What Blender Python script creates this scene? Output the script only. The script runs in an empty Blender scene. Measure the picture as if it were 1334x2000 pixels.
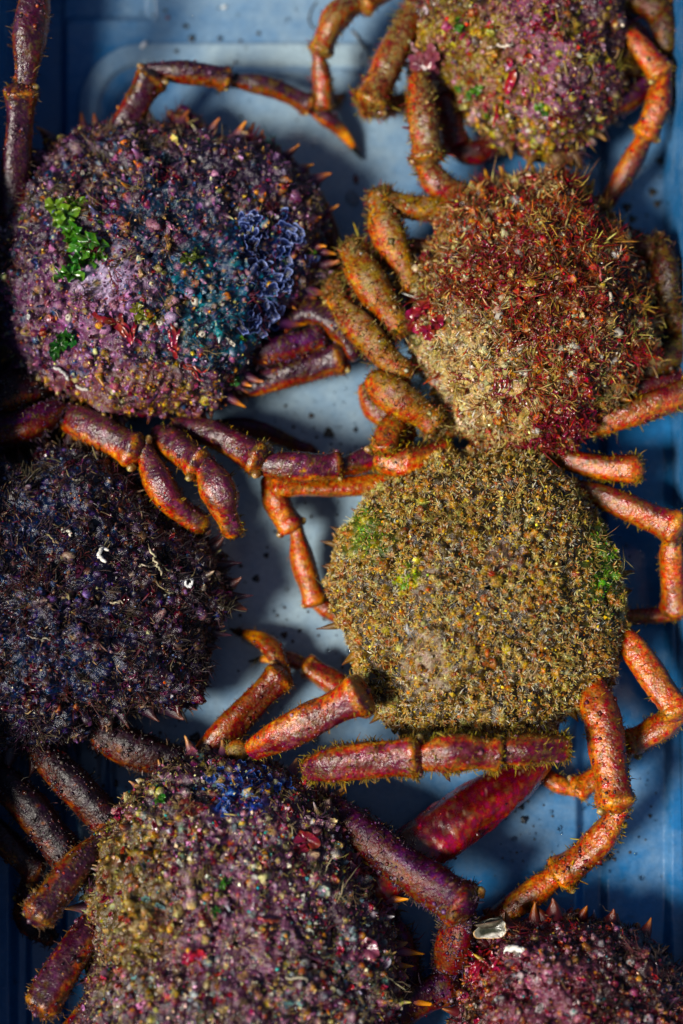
import bpy, math, random
import numpy as np
from mathutils import Vector, Matrix
from mathutils.bvhtree import BVHTree
from mathutils.kdtree import KDTree

R = np.random.RandomState(11)
random.seed(5)
SC = bpy.context.scene
COL = SC.collection
rad = math.radians

# ------------------------------------------------------------------ camera
TILT = 9.0
DIST = 1.15
LENS = 69.0
TGT = Vector((0, 0, 0.03))
cam_loc = TGT + Vector((0, -math.sin(rad(TILT)) * DIST, math.cos(rad(TILT)) * DIST))
cd = bpy.data.cameras.new("camera")
cam = bpy.data.objects.new("camera", cd)
COL.objects.link(cam)
cam.location = cam_loc
cam.rotation_euler = (rad(TILT), 0, 0)
cd.sensor_fit = 'VERTICAL'
cd.sensor_height = 36.0
cd.lens = LENS
cd.clip_start = 0.05
cd.clip_end = 60
cd.dof.use_dof = True
cd.dof.focus_distance = 1.105
cd.dof.aperture_fstop = 1.9
SC.camera = cam

# ------------------------------------------------------------------ light
SUN_EL, SUN_AZ = 48.0, 208.0      # azimuth of the sun measured from +x, counter-clockwise
w = bpy.data.worlds.new("World")
SC.world = w
w.use_nodes = True
nt = w.node_tree
nt.nodes.clear()
out = nt.nodes.new('ShaderNodeOutputWorld')
bg = nt.nodes.new('ShaderNodeBackground')
sky = nt.nodes.new('ShaderNodeTexSky')
sky.sky_type = 'NISHITA'
sky.sun_disc = False
sky.sun_elevation = rad(SUN_EL)
sky.sun_rotation = rad(90 - SUN_AZ)
bg.inputs['Strength'].default_value = 0.05
nt.links.new(sky.outputs[0], bg.inputs[0])
nt.links.new(bg.outputs[0], out.inputs[0])
sd = bpy.data.lights.new("sun", 'SUN')
sd.energy = 4.95
sd.angle = rad(16)
sd.color = (1.0, 0.93, 0.82)
so = bpy.data.objects.new("sun", sd)
COL.objects.link(so)
sv = Vector((math.cos(rad(SUN_AZ)) * math.cos(rad(SUN_EL)), math.sin(rad(SUN_AZ)) * math.cos(rad(SUN_EL)), math.sin(rad(SUN_EL))))
so.rotation_euler = sv.to_track_quat('Z', 'Y').to_euler()
so.location = sv * 3
SC.view_settings.view_transform = 'Standard'
SC.view_settings.look = 'None'
SC.view_settings.gamma = 1
SC.view_settings.exposure = 0.42

# ------------------------------------------------------------------ mapping from photo to place
K = 36.0 / LENS / 2000.0
ct, st = math.cos(rad(TILT)), math.sin(rad(TILT))
CF = np.array([0, st, -ct]); CR = np.array([1.0, 0, 0]); CU = np.array([0, ct, st])
CL = np.array(cam_loc)

def ray(px, py):
    d = CF + CR * (px - 667) * K + CU * (1000 - py) * K
    return d

def at(px, py, z=0.0):
    d = ray(px, py)
    return CL + d * ((z - CL[2]) / d[2])

def to_px(P):
    D = P - CL
    f = D @ CF
    return np.stack([667 + (D @ CR) / f / K, 1000 - (D @ CU) / f / K], -1)

PX = 0.0003        # metres per photo pixel near the crate floor

def hexc(h):
    if not isinstance(h, str):
        return np.array(h, float)
    c = np.array([int(h[i:i + 2], 16) for i in (0, 2, 4)]) / 255.0
    return np.where(c <= 0.04045, c / 12.92, ((c + 0.055) / 1.055) ** 2.4)

# ------------------------------------------------------------------ noise
def _h(ix, iy, iz, seed):
    n = (ix.astype(np.int64) * 374761393 + iy.astype(np.int64) * 668265263 + iz.astype(np.int64) * 1597334677 + seed * 974634777) & 0xffffffff
    n = ((n ^ (n >> 13)) * 1274126177) & 0xffffffff
    n = ((n ^ (n >> 16)) * 2246822519) & 0xffffffff
    return ((n ^ (n >> 15)) & 0xffff) / 65535.0

def vnoise(P, s, seed=0):
    Q = np.asarray(P) * s + 100.37
    I = np.floor(Q).astype(np.int64)
    F = Q - I
    F = F * F * (3 - 2 * F)
    r = 0
    for dx in (0, 1):
        wx = F[:, 0] if dx else 1 - F[:, 0]
        for dy in (0, 1):
            wy = F[:, 1] if dy else 1 - F[:, 1]
            for dz in (0, 1):
                wz = F[:, 2] if dz else 1 - F[:, 2]
                r = r + wx * wy * wz * _h(I[:, 0] + dx, I[:, 1] + dy, I[:, 2] + dz, seed)
    return r * 2 - 1

def fbm(P, s, o=4, seed=0, g=0.55):
    a, t, n = 1.0, 0, 0
    for k in range(o):
        t = t + a * vnoise(P, s * 2.03 ** k, seed + k * 17)
        n += a
        a *= g
    return t / n

def sstep(a, b, x):
    t = np.clip((x - a) / (b - a), 0, 1)
    return t * t * (3 - 2 * t)

def mixc(a, b, t):
    return a * (1 - t[:, None]) + b * t[:, None]

# ------------------------------------------------------------------ mesh helpers
def mesh_data(name, V, T, C=None, smooth=True):
    V = np.ascontiguousarray(V, np.float32)
    T = np.ascontiguousarray(T, np.int32)
    me = bpy.data.meshes.new(name)
    me.vertices.add(len(V))
    me.vertices.foreach_set('co', V.ravel())
    me.loops.add(T.size)
    me.loops.foreach_set('vertex_index', T.ravel())
    me.polygons.add(len(T))
    me.polygons.foreach_set('loop_start', np.arange(0, T.size, 3, dtype=np.int32))
    me.polygons.foreach_set('use_smooth', np.full(len(T), smooth))
    me.update(calc_edges=True)
    if C is not None:
        ca = me.color_attributes.new('Col', 'FLOAT_COLOR', 'POINT')
        ca.data.foreach_set('color', np.concatenate([np.clip(C, 0, 1), np.ones((len(C), 1))], 1).astype(np.float32).ravel())
    return me

def link(name, me, mat, parent=None):
    o = bpy.data.objects.new(name, me)
    COL.objects.link(o)
    if mat is not None and not me.materials:
        me.materials.append(mat)
    if parent is not None:
        o.parent = parent
    return o

def mesh_obj(name, V, T, mat, parent=None, C=None, smooth=True, org=None):
    if org is not None:
        V = V - org
    return link(name, mesh_data(name, V, T, C, smooth), mat, parent)

def tag(o, label=None, cat=None, group=None, kind=None):
    if label: o['label'] = label
    if cat: o['category'] = cat
    if group: o['group'] = group
    if kind: o['kind'] = kind
    return o

def empty(name, loc):
    o = bpy.data.objects.new(name, None)
    o.empty_display_size = 0.01
    COL.objects.link(o)
    o.location = loc
    return o

def grid_tris(nr, nc, wrap=True):
    """triangles of nr rings of nc points"""
    i = np.arange(nr - 1)[:, None]
    j = np.arange(nc if wrap else nc - 1)[None, :]
    a = i * nc + j
    b = i * nc + (j + 1) % nc
    c = a + nc
    d = b + nc
    return np.concatenate([np.stack([a, b, d], -1).reshape(-1, 3), np.stack([a, d, c], -1).reshape(-1, 3)])

def vnormals(V, T):
    fn = np.cross(V[T[:, 1]] - V[T[:, 0]], V[T[:, 2]] - V[T[:, 0]])
    N = np.zeros_like(V)
    for k in range(3):
        for ax in range(3):
            N[:, ax] += np.bincount(T[:, k], fn[:, ax], len(V))
    return N / (np.linalg.norm(N, axis=1, keepdims=True) + 1e-12)

class Acc:
    def __init__(s):
        s.V, s.T, s.C, s.n = [], [], [], 0
    def add(s, V, T, C):
        V = np.asarray(V, float)
        s.V.append(V); s.T.append(np.asarray(T) + s.n)
        C = np.asarray(C, float)
        s.C.append(np.broadcast_to(C, V.shape) if C.ndim == 1 else C)
        s.n += len(V)
    def build(s, name, mat, parent=None, org=None, smooth=True):
        return mesh_obj(name, np.concatenate(s.V), np.concatenate(s.T), mat, parent, np.concatenate(s.C), smooth, org)

def frames(N):
    N = N / (np.linalg.norm(N, axis=1, keepdims=True) + 1e-12)
    a = R.normal(size=N.shape)
    T = np.cross(N, a)
    T /= np.linalg.norm(T, axis=1, keepdims=True) + 1e-12
    return T, np.cross(N, T), N

def stamp(acc, tv, tt, tc, P, N, size, C0, C1, bend=None, lng=None):
    """copies of a template: tv (x,y,z), tc tip weight per vertex; size per copy, lng stretch along z, bend along x"""
    n = len(P)
    if n == 0:
        return
    T, B, N = frames(N)
    lng = np.ones(n) if lng is None else lng
    bend = np.zeros(n) if bend is None else bend
    X = tv[None, :, 0] * np.ones((n, 1)) + bend[:, None] * tv[None, :, 2] ** 2
    Y = tv[None, :, 1] * np.ones((n, 1))
    Z = tv[None, :, 2] * lng[:, None]
    V = P[:, None, :] + size[:, None, None] * (X[..., None] * T[:, None] + Y[..., None] * B[:, None] + Z[..., None] * N[:, None])
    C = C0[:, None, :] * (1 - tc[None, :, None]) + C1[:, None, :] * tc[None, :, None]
    m = len(tv)
    TT = (np.arange(n) * m)[:, None, None] + tt[None]
    acc.add(V.reshape(-1, 3), TT.reshape(-1, 3), C.reshape(-1, 3))

def tmpl_rings(prof, k):
    """lathe template: prof list of (r,z,tip weight), closed with a point"""
    V, W = [], []
    for r, z, wt in prof[:-1]:
        for j in range(k):
            a = 2 * math.pi * j / k
            V.append((r * math.cos(a), r * math.sin(a), z)); W.append(wt)
    T = list(map(tuple, grid_tris(len(prof) - 1, k)))
    V.append((0, 0, prof[-1][1])); W.append(prof[-1][2])
    t = len(V) - 1
    b = (len(prof) - 2) * k
    for j in range(k):
        T.append((b + j, b + (j + 1) % k, t))
    return np.array(V), np.array(T), np.array(W)

KNOB = tmpl_rings([(1.15, -0.3, 0), (1.0, 0.25, 0.0), (0.72, 0.75, 0.25), (0.36, 1.02, 0.8), (0, 1.1, 1)], 7)
WART = tmpl_rings([(1.2, -0.3, 0), (0.85, 0.35, 0.1), (0.45, 0.9, 0.5), (0.25, 1.5, 1.0), (0, 1.75, 1)], 6)
SPIKE = tmpl_rings([(1.1, -0.4, 0), (0.8, 0.6, 0.05), (0.5, 1.6, 0.3), (0.26, 2.6, 0.9), (0, 3.2, 1)], 7)
BLADE = tmpl_rings([(0.13, -0.1, 0), (0.12, 0.45, 0.4), (0.08, 0.8, .8), (0.0, 1.0, 1)], 3)
_g = np.array([(1, 0, 0), (-.9, .2, .1), (.1, 1, 0), (0, -1, .1), (0, .1, .8), (.1, 0, -.6)], float)
GRAIN = (_g, np.array([(0, 2, 4), (2, 1, 4), (1, 3, 4), (3, 0, 4), (2, 0, 5), (1, 2, 5), (3, 1, 5), (0, 3, 5)]), np.array([.5, .2, .6, .3, 1, 0]))
def _flake(k):
    rr = np.random.RandomState(k)
    V, W = [(0, 0, .18)], [.4]
    n = 11
    for ring in (.5, 1.0):
        for j in range(n):
            a = 2 * math.pi * j / n
            r = ring * (1 if ring < 1 else rr.uniform(.55, 1.15)) 
            x, y = r * math.cos(a), r * math.sin(a) * (.35 + .3 * rr.rand() if ring == 1 else .45)
            V.append((x, y, .18 + .3 * math.sin(2.3 * x + k) * ring + rr.normal(0, .1) * ring)); W.append(ring * .6 + rr.uniform(-.3, .4) * ring)
    T = [(0, 1 + j, 1 + (j + 1) % n) for j in range(n)] + [tuple(1 + t for t in q) for q in grid_tris(2, n)]
    return np.array(V), np.array(T), np.clip(W, 0, 1)
FLAKES = [_flake(i) for i in range(6)]

def sample(V, T, N, n, zmin=0.12):
    a = V[T[:, 0]]; e1 = V[T[:, 1]] - a; e2 = V[T[:, 2]] - a
    ar = np.linalg.norm(np.cross(e1, e2), axis=1)
    ar = ar * (N[T[:, 0], 2] > zmin)
    idx = np.searchsorted(np.cumsum(ar) / ar.sum(), R.rand(n))
    idx = np.minimum(idx, len(T) - 1)
    u, v = R.rand(n), R.rand(n)
    f = u + v > 1
    u[f], v[f] = 1 - u[f], 1 - v[f]
    P = a[idx] + e1[idx] * u[:, None] + e2[idx] * v[:, None]
    n_ = N[T[idx, 0]] + N[T[idx, 1]] + N[T[idx, 2]]
    return P, n_ / np.linalg.norm(n_, axis=1, keepdims=True)

def thin(P, dmin):
    g, keep = {}, []
    K3 = np.floor(P / dmin).astype(int)
    for i in range(len(P)):
        k = tuple(K3[i])
        ok = True
        for dx in (-1, 0, 1):
            for dy in (-1, 0, 1):
                for dz in (-1, 0, 1):
                    for j in g.get((k[0] + dx, k[1] + dy, k[2] + dz), ()):
                        if ((P[i] - P[j]) ** 2).sum() < dmin * dmin:
                            ok = False
                            break
        if ok:
            g.setdefault(k, []).append(i)
            keep.append(i)
    return np.array(keep, int)

# ------------------------------------------------------------------ materials
def organic(name, rough=0.5, spec=0.5, bump=0.3, scale=900.0, var=0.45, coat=0.0, transl=0.0, sat=1.0, pits=False):
    m = bpy.data.materials.new(name)
    m.use_nodes = True
    n = m.node_tree.nodes; l = m.node_tree.links
    p = n['Principled BSDF']
    at_ = n.new('ShaderNodeAttribute'); at_.attribute_name = 'Col'
    tc = n.new('ShaderNodeTexCoord')
    n1 = n.new('ShaderNodeTexNoise'); n1.inputs['Scale'].default_value = scale; n1.inputs['Detail'].default_value = 4; n1.inputs['Roughness'].default_value = 0.65
    n2 = n.new('ShaderNodeTexNoise'); n2.inputs['Scale'].default_value = scale * 0.31; n2.inputs['Detail'].default_value = 3
    l.new(tc.outputs['Object'], n1.inputs['Vector']); l.new(tc.outputs['Object'], n2.inputs['Vector'])
    mr = n.new('ShaderNodeMapRange'); mr.inputs[1].default_value = 0.3; mr.inputs[2].default_value = 0.7
    mr.inputs[3].default_value = 1 - var; mr.inputs[4].default_value = 1 + var
    l.new(n1.outputs['Fac'], mr.inputs[0])
    hs = n.new('ShaderNodeHueSaturation')
    mh = n.new('ShaderNodeMapRange'); mh.inputs[1].default_value = 0.3; mh.inputs[2].default_value = 0.7; mh.inputs[3].default_value = 0.465; mh.inputs[4].default_value = 0.535
    l.new(n2.outputs['Fac'], mh.inputs[0])
    l.new(mh.outputs[0], hs.inputs['Hue']); l.new(mr.outputs[0], hs.inputs['Value'])
    hs.inputs['Saturation'].default_value = sat
    l.new(at_.outputs['Color'], hs.inputs['Color'])
    l.new(hs.outputs[0], p.inputs['Base Color'])
    mrr = n.new('ShaderNodeMapRange'); mrr.inputs[1].default_value = 0.3; mrr.inputs[2].default_value = 0.7
    mrr.inputs[3].default_value = max(0.05, rough - 0.16); mrr.inputs[4].default_value = min(1, rough + 0.16)
    l.new(n2.outputs['Fac'], mrr.inputs[0]); l.new(mrr.outputs[0], p.inputs['Roughness'])
    p.inputs['Specular IOR Level'].default_value = spec
    p.inputs['Coat Weight'].default_value = coat
    p.inputs['Coat Roughness'].default_value = 0.12
    bp = n.new('ShaderNodeBump'); bp.inputs['Strength'].default_value = bump; bp.inputs['Distance'].default_value = 0.0006
    l.new(n1.outputs['Fac'], bp.inputs['Height']); l.new(bp.outputs[0], p.inputs['Normal']); l.new(bp.outputs[0], p.inputs['Coat Normal'])
    if pits:
        vo = n.new('ShaderNodeTexVoronoi'); vo.inputs['Scale'].default_value = 620
        l.new(tc.outputs['Object'], vo.inputs['Vector'])
        b2 = n.new('ShaderNodeBump'); b2.inputs['Strength'].default_value = 0.3; b2.inputs['Distance'].default_value = 0.0009; b2.invert = True
        l.new(vo.outputs['Distance'], b2.inputs['Height']); l.new(b2.outputs[0], bp.inputs['Normal'])
    if transl:
        tb = n.new('ShaderNodeBsdfTranslucent'); mx = n.new('ShaderNodeMixShader'); mx.inputs[0].default_value = transl
        l.new(hs.outputs[0], tb.inputs[0]); l.new(p.outputs[0], mx.inputs[1]); l.new(tb.outputs[0], mx.inputs[2])
        l.new(mx.outputs[0], n['Material Output'].inputs[0])
    return m

M_SHELL = organic('wet_shell', 0.28, 0.38, 0.8, 1100, 0.6, 0.15, sat=1.38)
M_CRUST = organic('crusty_growth', 0.32, 0.36, 0.3, 1300, 0.35, 0.1, sat=1.3)
M_LEG = organic('leg_shell', 0.34, 0.42, 0.4, 1000, 0.6, 0.18, sat=1.2, pits=True)
M_LEG_FURRED = organic('furred_leg_shell', 0.42, 0.25, 0.4, 1000, 0.6, 0.03, sat=1.25, pits=True)
M_CLAW_RED = organic('red_claw_shell', 0.26, 0.5, 0.35, 800, 0.3, 0.3, sat=1.15)
M_FUZZ = organic('algal_fuzz', 0.45, 0.3, 0.0, 1200, 0.25, 0.0, 0.15, sat=1.1)
M_WEED = organic('seaweed', 0.25, 0.5, 0.25, 500, 0.3, 0.3, 0.3)
M_PALE = organic('pale_lime', 0.4, 0.5, 0.3, 900, 0.15, 0.1)
M_CLAW = organic('claw_horn', 0.3, 0.5, 0.2, 700, 0.2, 0.2)

def plastic():
    m = bpy.data.materials.new('blue_plastic')
    m.use_nodes = True
    n = m.node_tree.nodes; l = m.node_tree.links
    p = n['Principled BSDF']
    tc = n.new('ShaderNodeTexCoord')
    def noise(s, d, r=0.55):
        k = n.new('ShaderNodeTexNoise'); k.inputs['Scale'].default_value = s; k.inputs['Detail'].default_value = d; k.inputs['Roughness'].default_value = r
        l.new(tc.outputs['Object'], k.inputs['Vector']); return k
    def ramp(src, a, b, c0=0.0, c1=1.0):
        k = n.new('ShaderNodeMapRange'); k.inputs[1].default_value = a; k.inputs[2].default_value = b; k.inputs[3].default_value = c0; k.inputs[4].default_value = c1
        l.new(src, k.inputs[0]); return k
    at_ = n.new('ShaderNodeAttribute'); at_.attribute_name = 'Col'
    big = noise(9, 5); mid = noise(45, 6, 0.7); fine = noise(320, 4, 0.7)
    # scum film plus painted brightness: paler where the floor is lit, broken by noise
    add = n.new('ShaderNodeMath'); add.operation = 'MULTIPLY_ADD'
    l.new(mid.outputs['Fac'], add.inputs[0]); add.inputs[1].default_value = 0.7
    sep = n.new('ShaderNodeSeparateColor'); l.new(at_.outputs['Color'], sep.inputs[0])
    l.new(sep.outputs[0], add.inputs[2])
    film_sheen = ramp(add.outputs[0], 0.42, 1.12)
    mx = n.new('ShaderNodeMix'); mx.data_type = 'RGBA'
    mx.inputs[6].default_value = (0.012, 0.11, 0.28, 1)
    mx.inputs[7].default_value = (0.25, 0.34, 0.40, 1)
    l.new(film_sheen.outputs[0], mx.inputs[0])
    mv = n.new('ShaderNodeMix'); mv.data_type = 'RGBA'; mv.blend_type = 'MULTIPLY'; mv.inputs[0].default_value = 1
    fr = ramp(fine.outputs['Fac'], 0.25, 0.75, 0.82, 1.15)
    cb = n.new('ShaderNodeCombineColor')
    for i in range(3): l.new(fr.outputs[0], cb.inputs[i])
    l.new(mx.outputs[2], mv.inputs[6]); l.new(cb.outputs[0], mv.inputs[7])
    # dark grime blotches
    vo = n.new('ShaderNodeTexNoise'); vo.inputs['Scale'].default_value = 130; vo.inputs['Detail'].default_value = 2
    l.new(tc.outputs['Object'], vo.inputs['Vector'])
    gr = ramp(vo.outputs['Fac'], 0.69, 0.76, 0.0, 0.4)
    mg = n.new('ShaderNodeMix'); mg.data_type = 'RGBA'; mg.inputs[7].default_value = (0.03, 0.05, 0.06, 1)
    l.new(gr.outputs[0], mg.inputs[0]); l.new(mv.outputs[2], mg.inputs[6])
    l.new(mg.outputs[2], p.inputs['Base Color'])
    rr = ramp(mid.outputs['Fac'], 0.35, 0.65, 0.08, 0.28); l.new(rr.outputs[0], p.inputs['Roughness'])
    p.inputs['Specular IOR Level'].default_value = 0.5
    bp = n.new('ShaderNodeBump'); bp.inputs['Strength'].default_value = 0.25; bp.inputs['Distance'].default_value = 0.0012
    ad = n.new('ShaderNodeMath'); ad.operation = 'MULTIPLY_ADD'; ad.inputs[1].default_value = 0.35
    l.new(fine.outputs['Fac'], ad.inputs[0]); l.new(mid.outputs['Fac'], ad.inputs[2])
    l.new(ad.outputs[0], bp.inputs['Height']); l.new(bp.outputs[0], p.inputs['Normal'])
    return m
M_PLASTIC = plastic()

def simple(name, c, rough, noise_s=30, var=0.3):
    m = bpy.data.materials.new(name); m.use_nodes = True
    n = m.node_tree.nodes; l = m.node_tree.links; p = n['Principled BSDF']
    t = n.new('ShaderNodeTexNoise'); t.inputs['Scale'].default_value = noise_s; t.inputs['Detail'].default_value = 5
    r = n.new('ShaderNodeValToRGB')
    r.color_ramp.elements[0].color = (*[x * (1 - var) for x in c], 1); r.color_ramp.elements[1].color = (*[x * (1 + var) for x in c], 1)
    tc = n.new('ShaderNodeTexCoord'); l.new(tc.outputs['Object'], t.inputs['Vector'])
    l.new(t.outputs['Fac'], r.inputs[0]); l.new(r.outputs[0], p.inputs['Base Color'])
    p.inputs['Roughness'].default_value = rough
    return m

# ------------------------------------------------------------------ ground and crate
gm = simple('quay_concrete', (0.2, 0.19, 0.18), 0.85)
ground = mesh_obj('ground', np.array([(-30, -30, -.035), (30, -30, -.035), (30, 30, -.035), (-30, 30, -.035)], float), np.array([(0, 1, 2), (0, 2, 3)]), gm)
tag(ground, kind='structure', label='grey concrete quay under the crate')

crate = empty('fish_crate', (0, 0, 0))
tag(crate, 'blue moulded plastic fish crate with wet ribbed floor under all the crabs', 'crate')
XL, XR, YB, YT = at(14, 1000)[0], at(1312, 1000)[0], at(667, 2330)[1], at(667, -75)[1]
WALL_H = 0.085

def floor_mesh():
    nx, ny = 420, 620
    xs = np.linspace(XL, XR, nx); ys = np.linspace(YB, YT, ny)
    X, Y = np.meshgrid(xs, ys)
    P = np.stack([X.ravel(), Y.ravel(), np.zeros(X.size)], -1)
    q = to_px(P)
    x, y = q[:, 0], q[:, 1]
    def box(x0, x1, y0, y1, r):
        dx = np.abs(x - (x0 + x1) / 2) - (x1 - x0) / 2 + r
        dy = np.abs(y - (y0 + y1) / 2) - (y1 - y0) / 2 + r
        return np.hypot(np.maximum(dx, 0), np.maximum(dy, 0)) + np.minimum(np.maximum(dx, dy), 0) - r
    z = np.zeros(len(x))
    d = box(132, 1122, 44, 2200, 14)
    z -= 0.006 * sstep(0, 22, d)
    d2 = box(305, 1122, -100, 400, 10)                       # the panel runs up to the end wall beside the notch
    z = np.where((d2 < 22) & (y < 120), -0.006 * sstep(0, 22, np.minimum(d, d2)), z)
    d3 = box(1182, 1400, -200, 2500, 8)                      # outer strip along the long wall
    z = np.maximum(z, -0.006 + 0.005 * sstep(10, -8, d3))
    z = np.where((x < 132) & (x > 40), np.minimum(z, -0.010 * sstep(0, 16, np.minimum(132 - x, x - 40))), z)
    ring = box(152, 1090, 84, 1900, 130)
    ring = np.where(x < 720, ring, 99.0)
    z += 0.0026 * (sstep(-46, -38, ring) - sstep(-6, 2, ring))
    ring2 = box(215, 1040, 140, 1850, 90)
    ring2 = np.where(x < 720, ring2, 99.0)
    z += 0.0018 * (sstep(-12, -4, ring2) - sstep(0, 6, ring2))
    z += 0.006 * sstep(1296, 1312, x) + 0.006 * sstep(34, 16, x)
    z += 0.0004 * fbm(P, 60, 3, 5)
    P[:, 2] = z
    film_sheen = np.exp(-(((x - 560) / 420) ** 2 + ((y - 1050) / 620) ** 2)) * 0.72  # scum, with lit floor and sky sheen painted in as paleness
    film_sheen = np.maximum(film_sheen, 0.62 * np.exp(-(((x - 620) / 330) ** 2 + ((y - 250) / 300) ** 2)))
    film_sheen = np.maximum(film_sheen, .5 * np.exp(-(((x - 560) / 420) ** 2 + (y / 140) ** 2)))
    film_sheen += 0.28 * ((ring > -46) & (ring < -2))
    film_sheen += 0.2 * np.exp(-(((x - 1040) / 130) ** 2 + ((y - 1620) / 110) ** 2)) + 0.2 * np.exp(-(((x - 1250) / 90) ** 2 + ((y - 1600) / 250) ** 2))
    film_sheen += 0.30 * np.exp(-(((x - 1240) / 120) ** 2 + ((y - 330) / 160) ** 2))
    return P, grid_tris(ny, nx, False), np.stack([film_sheen] * 3, -1)
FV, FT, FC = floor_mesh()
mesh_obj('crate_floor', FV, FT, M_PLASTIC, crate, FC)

def wall(name, a, b, nrm):
    """one crate wall with a thick rolled rim, profile swept from a to b; nrm points outward"""
    a, b, nrm = Vector(a), Vector(b), Vector(nrm)
    prof = [(0, -0.03), (0, 0.0), (0.001, 0.02), (0.004, WALL_H - 0.012), (0.0035, WALL_H - 0.003), (0.007, WALL_H), (0.016, WALL_H), (0.019, WALL_H - 0.003), (0.019, WALL_H - 0.014), (0.010, WALL_H - 0.016), (0.008, -0.03)]
    n = 60
    V = []
    for i in range(n):
        c = a.lerp(b, i / (n - 1))
        for u, z in prof:
            V.append(c + nrm * u + Vector((0, 0, z)))
    V = np.array(V)
    T = grid_tris(n, len(prof), True)
    C = np.full((len(V), 3), 0.12)
    return mesh_obj(name, V, T, M_PLASTIC, crate, C, smooth=False)
wall('side_wall', (XL, YB - .02, 0), (XL, YT + .02, 0), (-1, 0, 0))
wall('side_wall', (XR, YT + .02, 0), (XR, YB - .02, 0), (1, 0, 0))
wall('end_wall', (XR, YB, 0), (XL, YB, 0), (0, -1, 0))
wall('end_wall', (XL, YT, 0), (XR, YT, 0), (0, 1, 0))

# ------------------------------------------------------------------ crabs
GROUP = 'spider crabs heaped in the crate'

class Crab:
    pass

def closed_curve(pts, n):
    P = np.array(pts, float)
    m = len(P)
    out_ = []
    for i in range(m):
        p0, p1, p2, p3 = P[i - 1], P[i], P[(i + 1) % m], P[(i + 2) % m]
        for t in np.linspace(0, 1, 24, endpoint=False):
            out_.append(.5 * ((2 * p1) + (-p0 + p2) * t + (2 * p0 - 5 * p1 + 4 * p2 - p3) * t * t + (-p0 + 3 * p1 - 3 * p2 + p3) * t ** 3))
    return np.array(out_)

def zone_w(q, P, zones, seed):
    """weights of px zones for points with px q"""
    res = []
    nz = fbm(P, 130, 4, seed)
    nz2 = fbm(P, 420, 3, seed + 5)
    for z in zones:
        zx, zy, zr = z[0], z[1], z[2]
        ry = z[5] if len(z) > 5 else zr
        d = np.hypot((q[:, 0] - zx) / zr, (q[:, 1] - zy) / ry)
        res.append(np.clip(z[4] * sstep(1.15, 0.45, d + nz * 0.55 + nz2 * 0.35), 0, 1))
    return res

def crab(label, outline, centre, H, base, zones=(), z0=0.028, seed=1, dz=0.0, flat=0.75, lump=1.0):
    c = Crab()
    c.seed = seed
    org = at(centre[0], centre[1], 0.0)
    c.org = np.array(org)
    c.root = empty('spider_crab', org)
    tag(c.root, label, 'crab', GROUP)
    crv = closed_curve(outline, 0)
    W = np.array([at(p[0], p[1], z0) for p in crv])
    cc = at(centre[0], centre[1], z0)
    d = W[:, :2] - cc[:2]
    th = np.arctan2(d[:, 1], d[:, 0]); rr = np.hypot(d[:, 0], d[:, 1])
    o = np.argsort(th); th, rr = th[o], rr[o]
    nc, nr, nb = 500, 165, 24
    c.nc, c.nr = nc, nr
    A = np.linspace(-math.pi, math.pi, nc, endpoint=False)
    Rm = np.interp(A, np.concatenate([th - 2 * math.pi, th, th + 2 * math.pi]), np.tile(rr, 3))
    phi = np.concatenate([np.linspace(0.004, 0.5, nr), np.linspace(0.5, 0.93, nb + 1)[1:]]) * math.pi
    rs = np.sin(phi) ** 0.92
    zs = np.where(phi <= math.pi / 2, H * np.abs(np.cos(phi)) ** flat, -0.75 * z0 * np.abs(np.cos(phi)) ** 0.7)
    V = np.zeros((len(phi), nc, 3))
    V[..., 0] = cc[0] + rs[:, None] * Rm[None] * np.cos(A)[None]
    V[..., 1] = cc[1] + rs[:, None] * Rm[None] * np.sin(A)[None]
    V[..., 2] = z0 + zs[:, None] + dz
    V = V.reshape(-1, 3)
    # orientation: rings go outward from the top; make faces point outward
    T = grid_tris(len(phi), nc, True)[:, ::-1]
    N = vnormals(V, T)
    if (N[:nc, 2].mean()) < 0:
        T = T[:, ::-1]; N = -N
    top = sstep(-0.25, 0.2, N[:, 2])
    q = to_px(V)
    # regional swellings, furrows, fine lumps
    b = fbm(V, 26, 3, seed) * 0.0068 * lump + fbm(V, 75, 3, seed + 3) * 0.0055 * lump
    b += 0.0035 * lump * sstep(.12, .42, fbm(V, 58, 2, seed + 12))
    b -= 0.0018 * np.exp(-(fbm(V, 34, 2, seed + 9) / 0.07) ** 2)
    b += fbm(V, 260, 3, seed + 4) * 0.0016
    c.flatV = V + N * (b * top)[:, None]
    V = c.flatV
    N = vnormals(V, T)
    c.V, c.T, c.N = V, T, N
    # base colour
    n1 = fbm(V, 200, 4, seed + 21); n2 = fbm(V, 600, 3, seed + 33); n3 = fbm(V, 70, 3, seed + 41)
    cols = [hexc(h) for h in base]
    C = np.tile(cols[0], (len(V), 1))
    C = mixc(C, cols[1], sstep(-.15, .35, n1))
    C = mixc(C, cols[2], sstep(.1, .4, n2) * 0.9)
    C = mixc(C, cols[3], sstep(.12, .4, n3 * .7 + n2 * .5) * 0.8)
    for z, wz in zip(zones, zone_w(q, V, zones, seed + 60)):
        C = mixc(C, hexc(z[3]), wz)
    c.zones = zones
    c.C = C
    c.q = q
    return c

def pick(pal, n):
    cs = np.array([hexc(p[0]) for p in pal]); ws = np.array([p[1] for p in pal], float)
    i = R.choice(len(pal), n, p=ws / ws.sum())
    C = cs[i] * R.lognormal(0, .42, (n, 1)) * R.uniform(0.85, 1.15, (n, 3))
    return np.clip(C, 0, 0.95)

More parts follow.
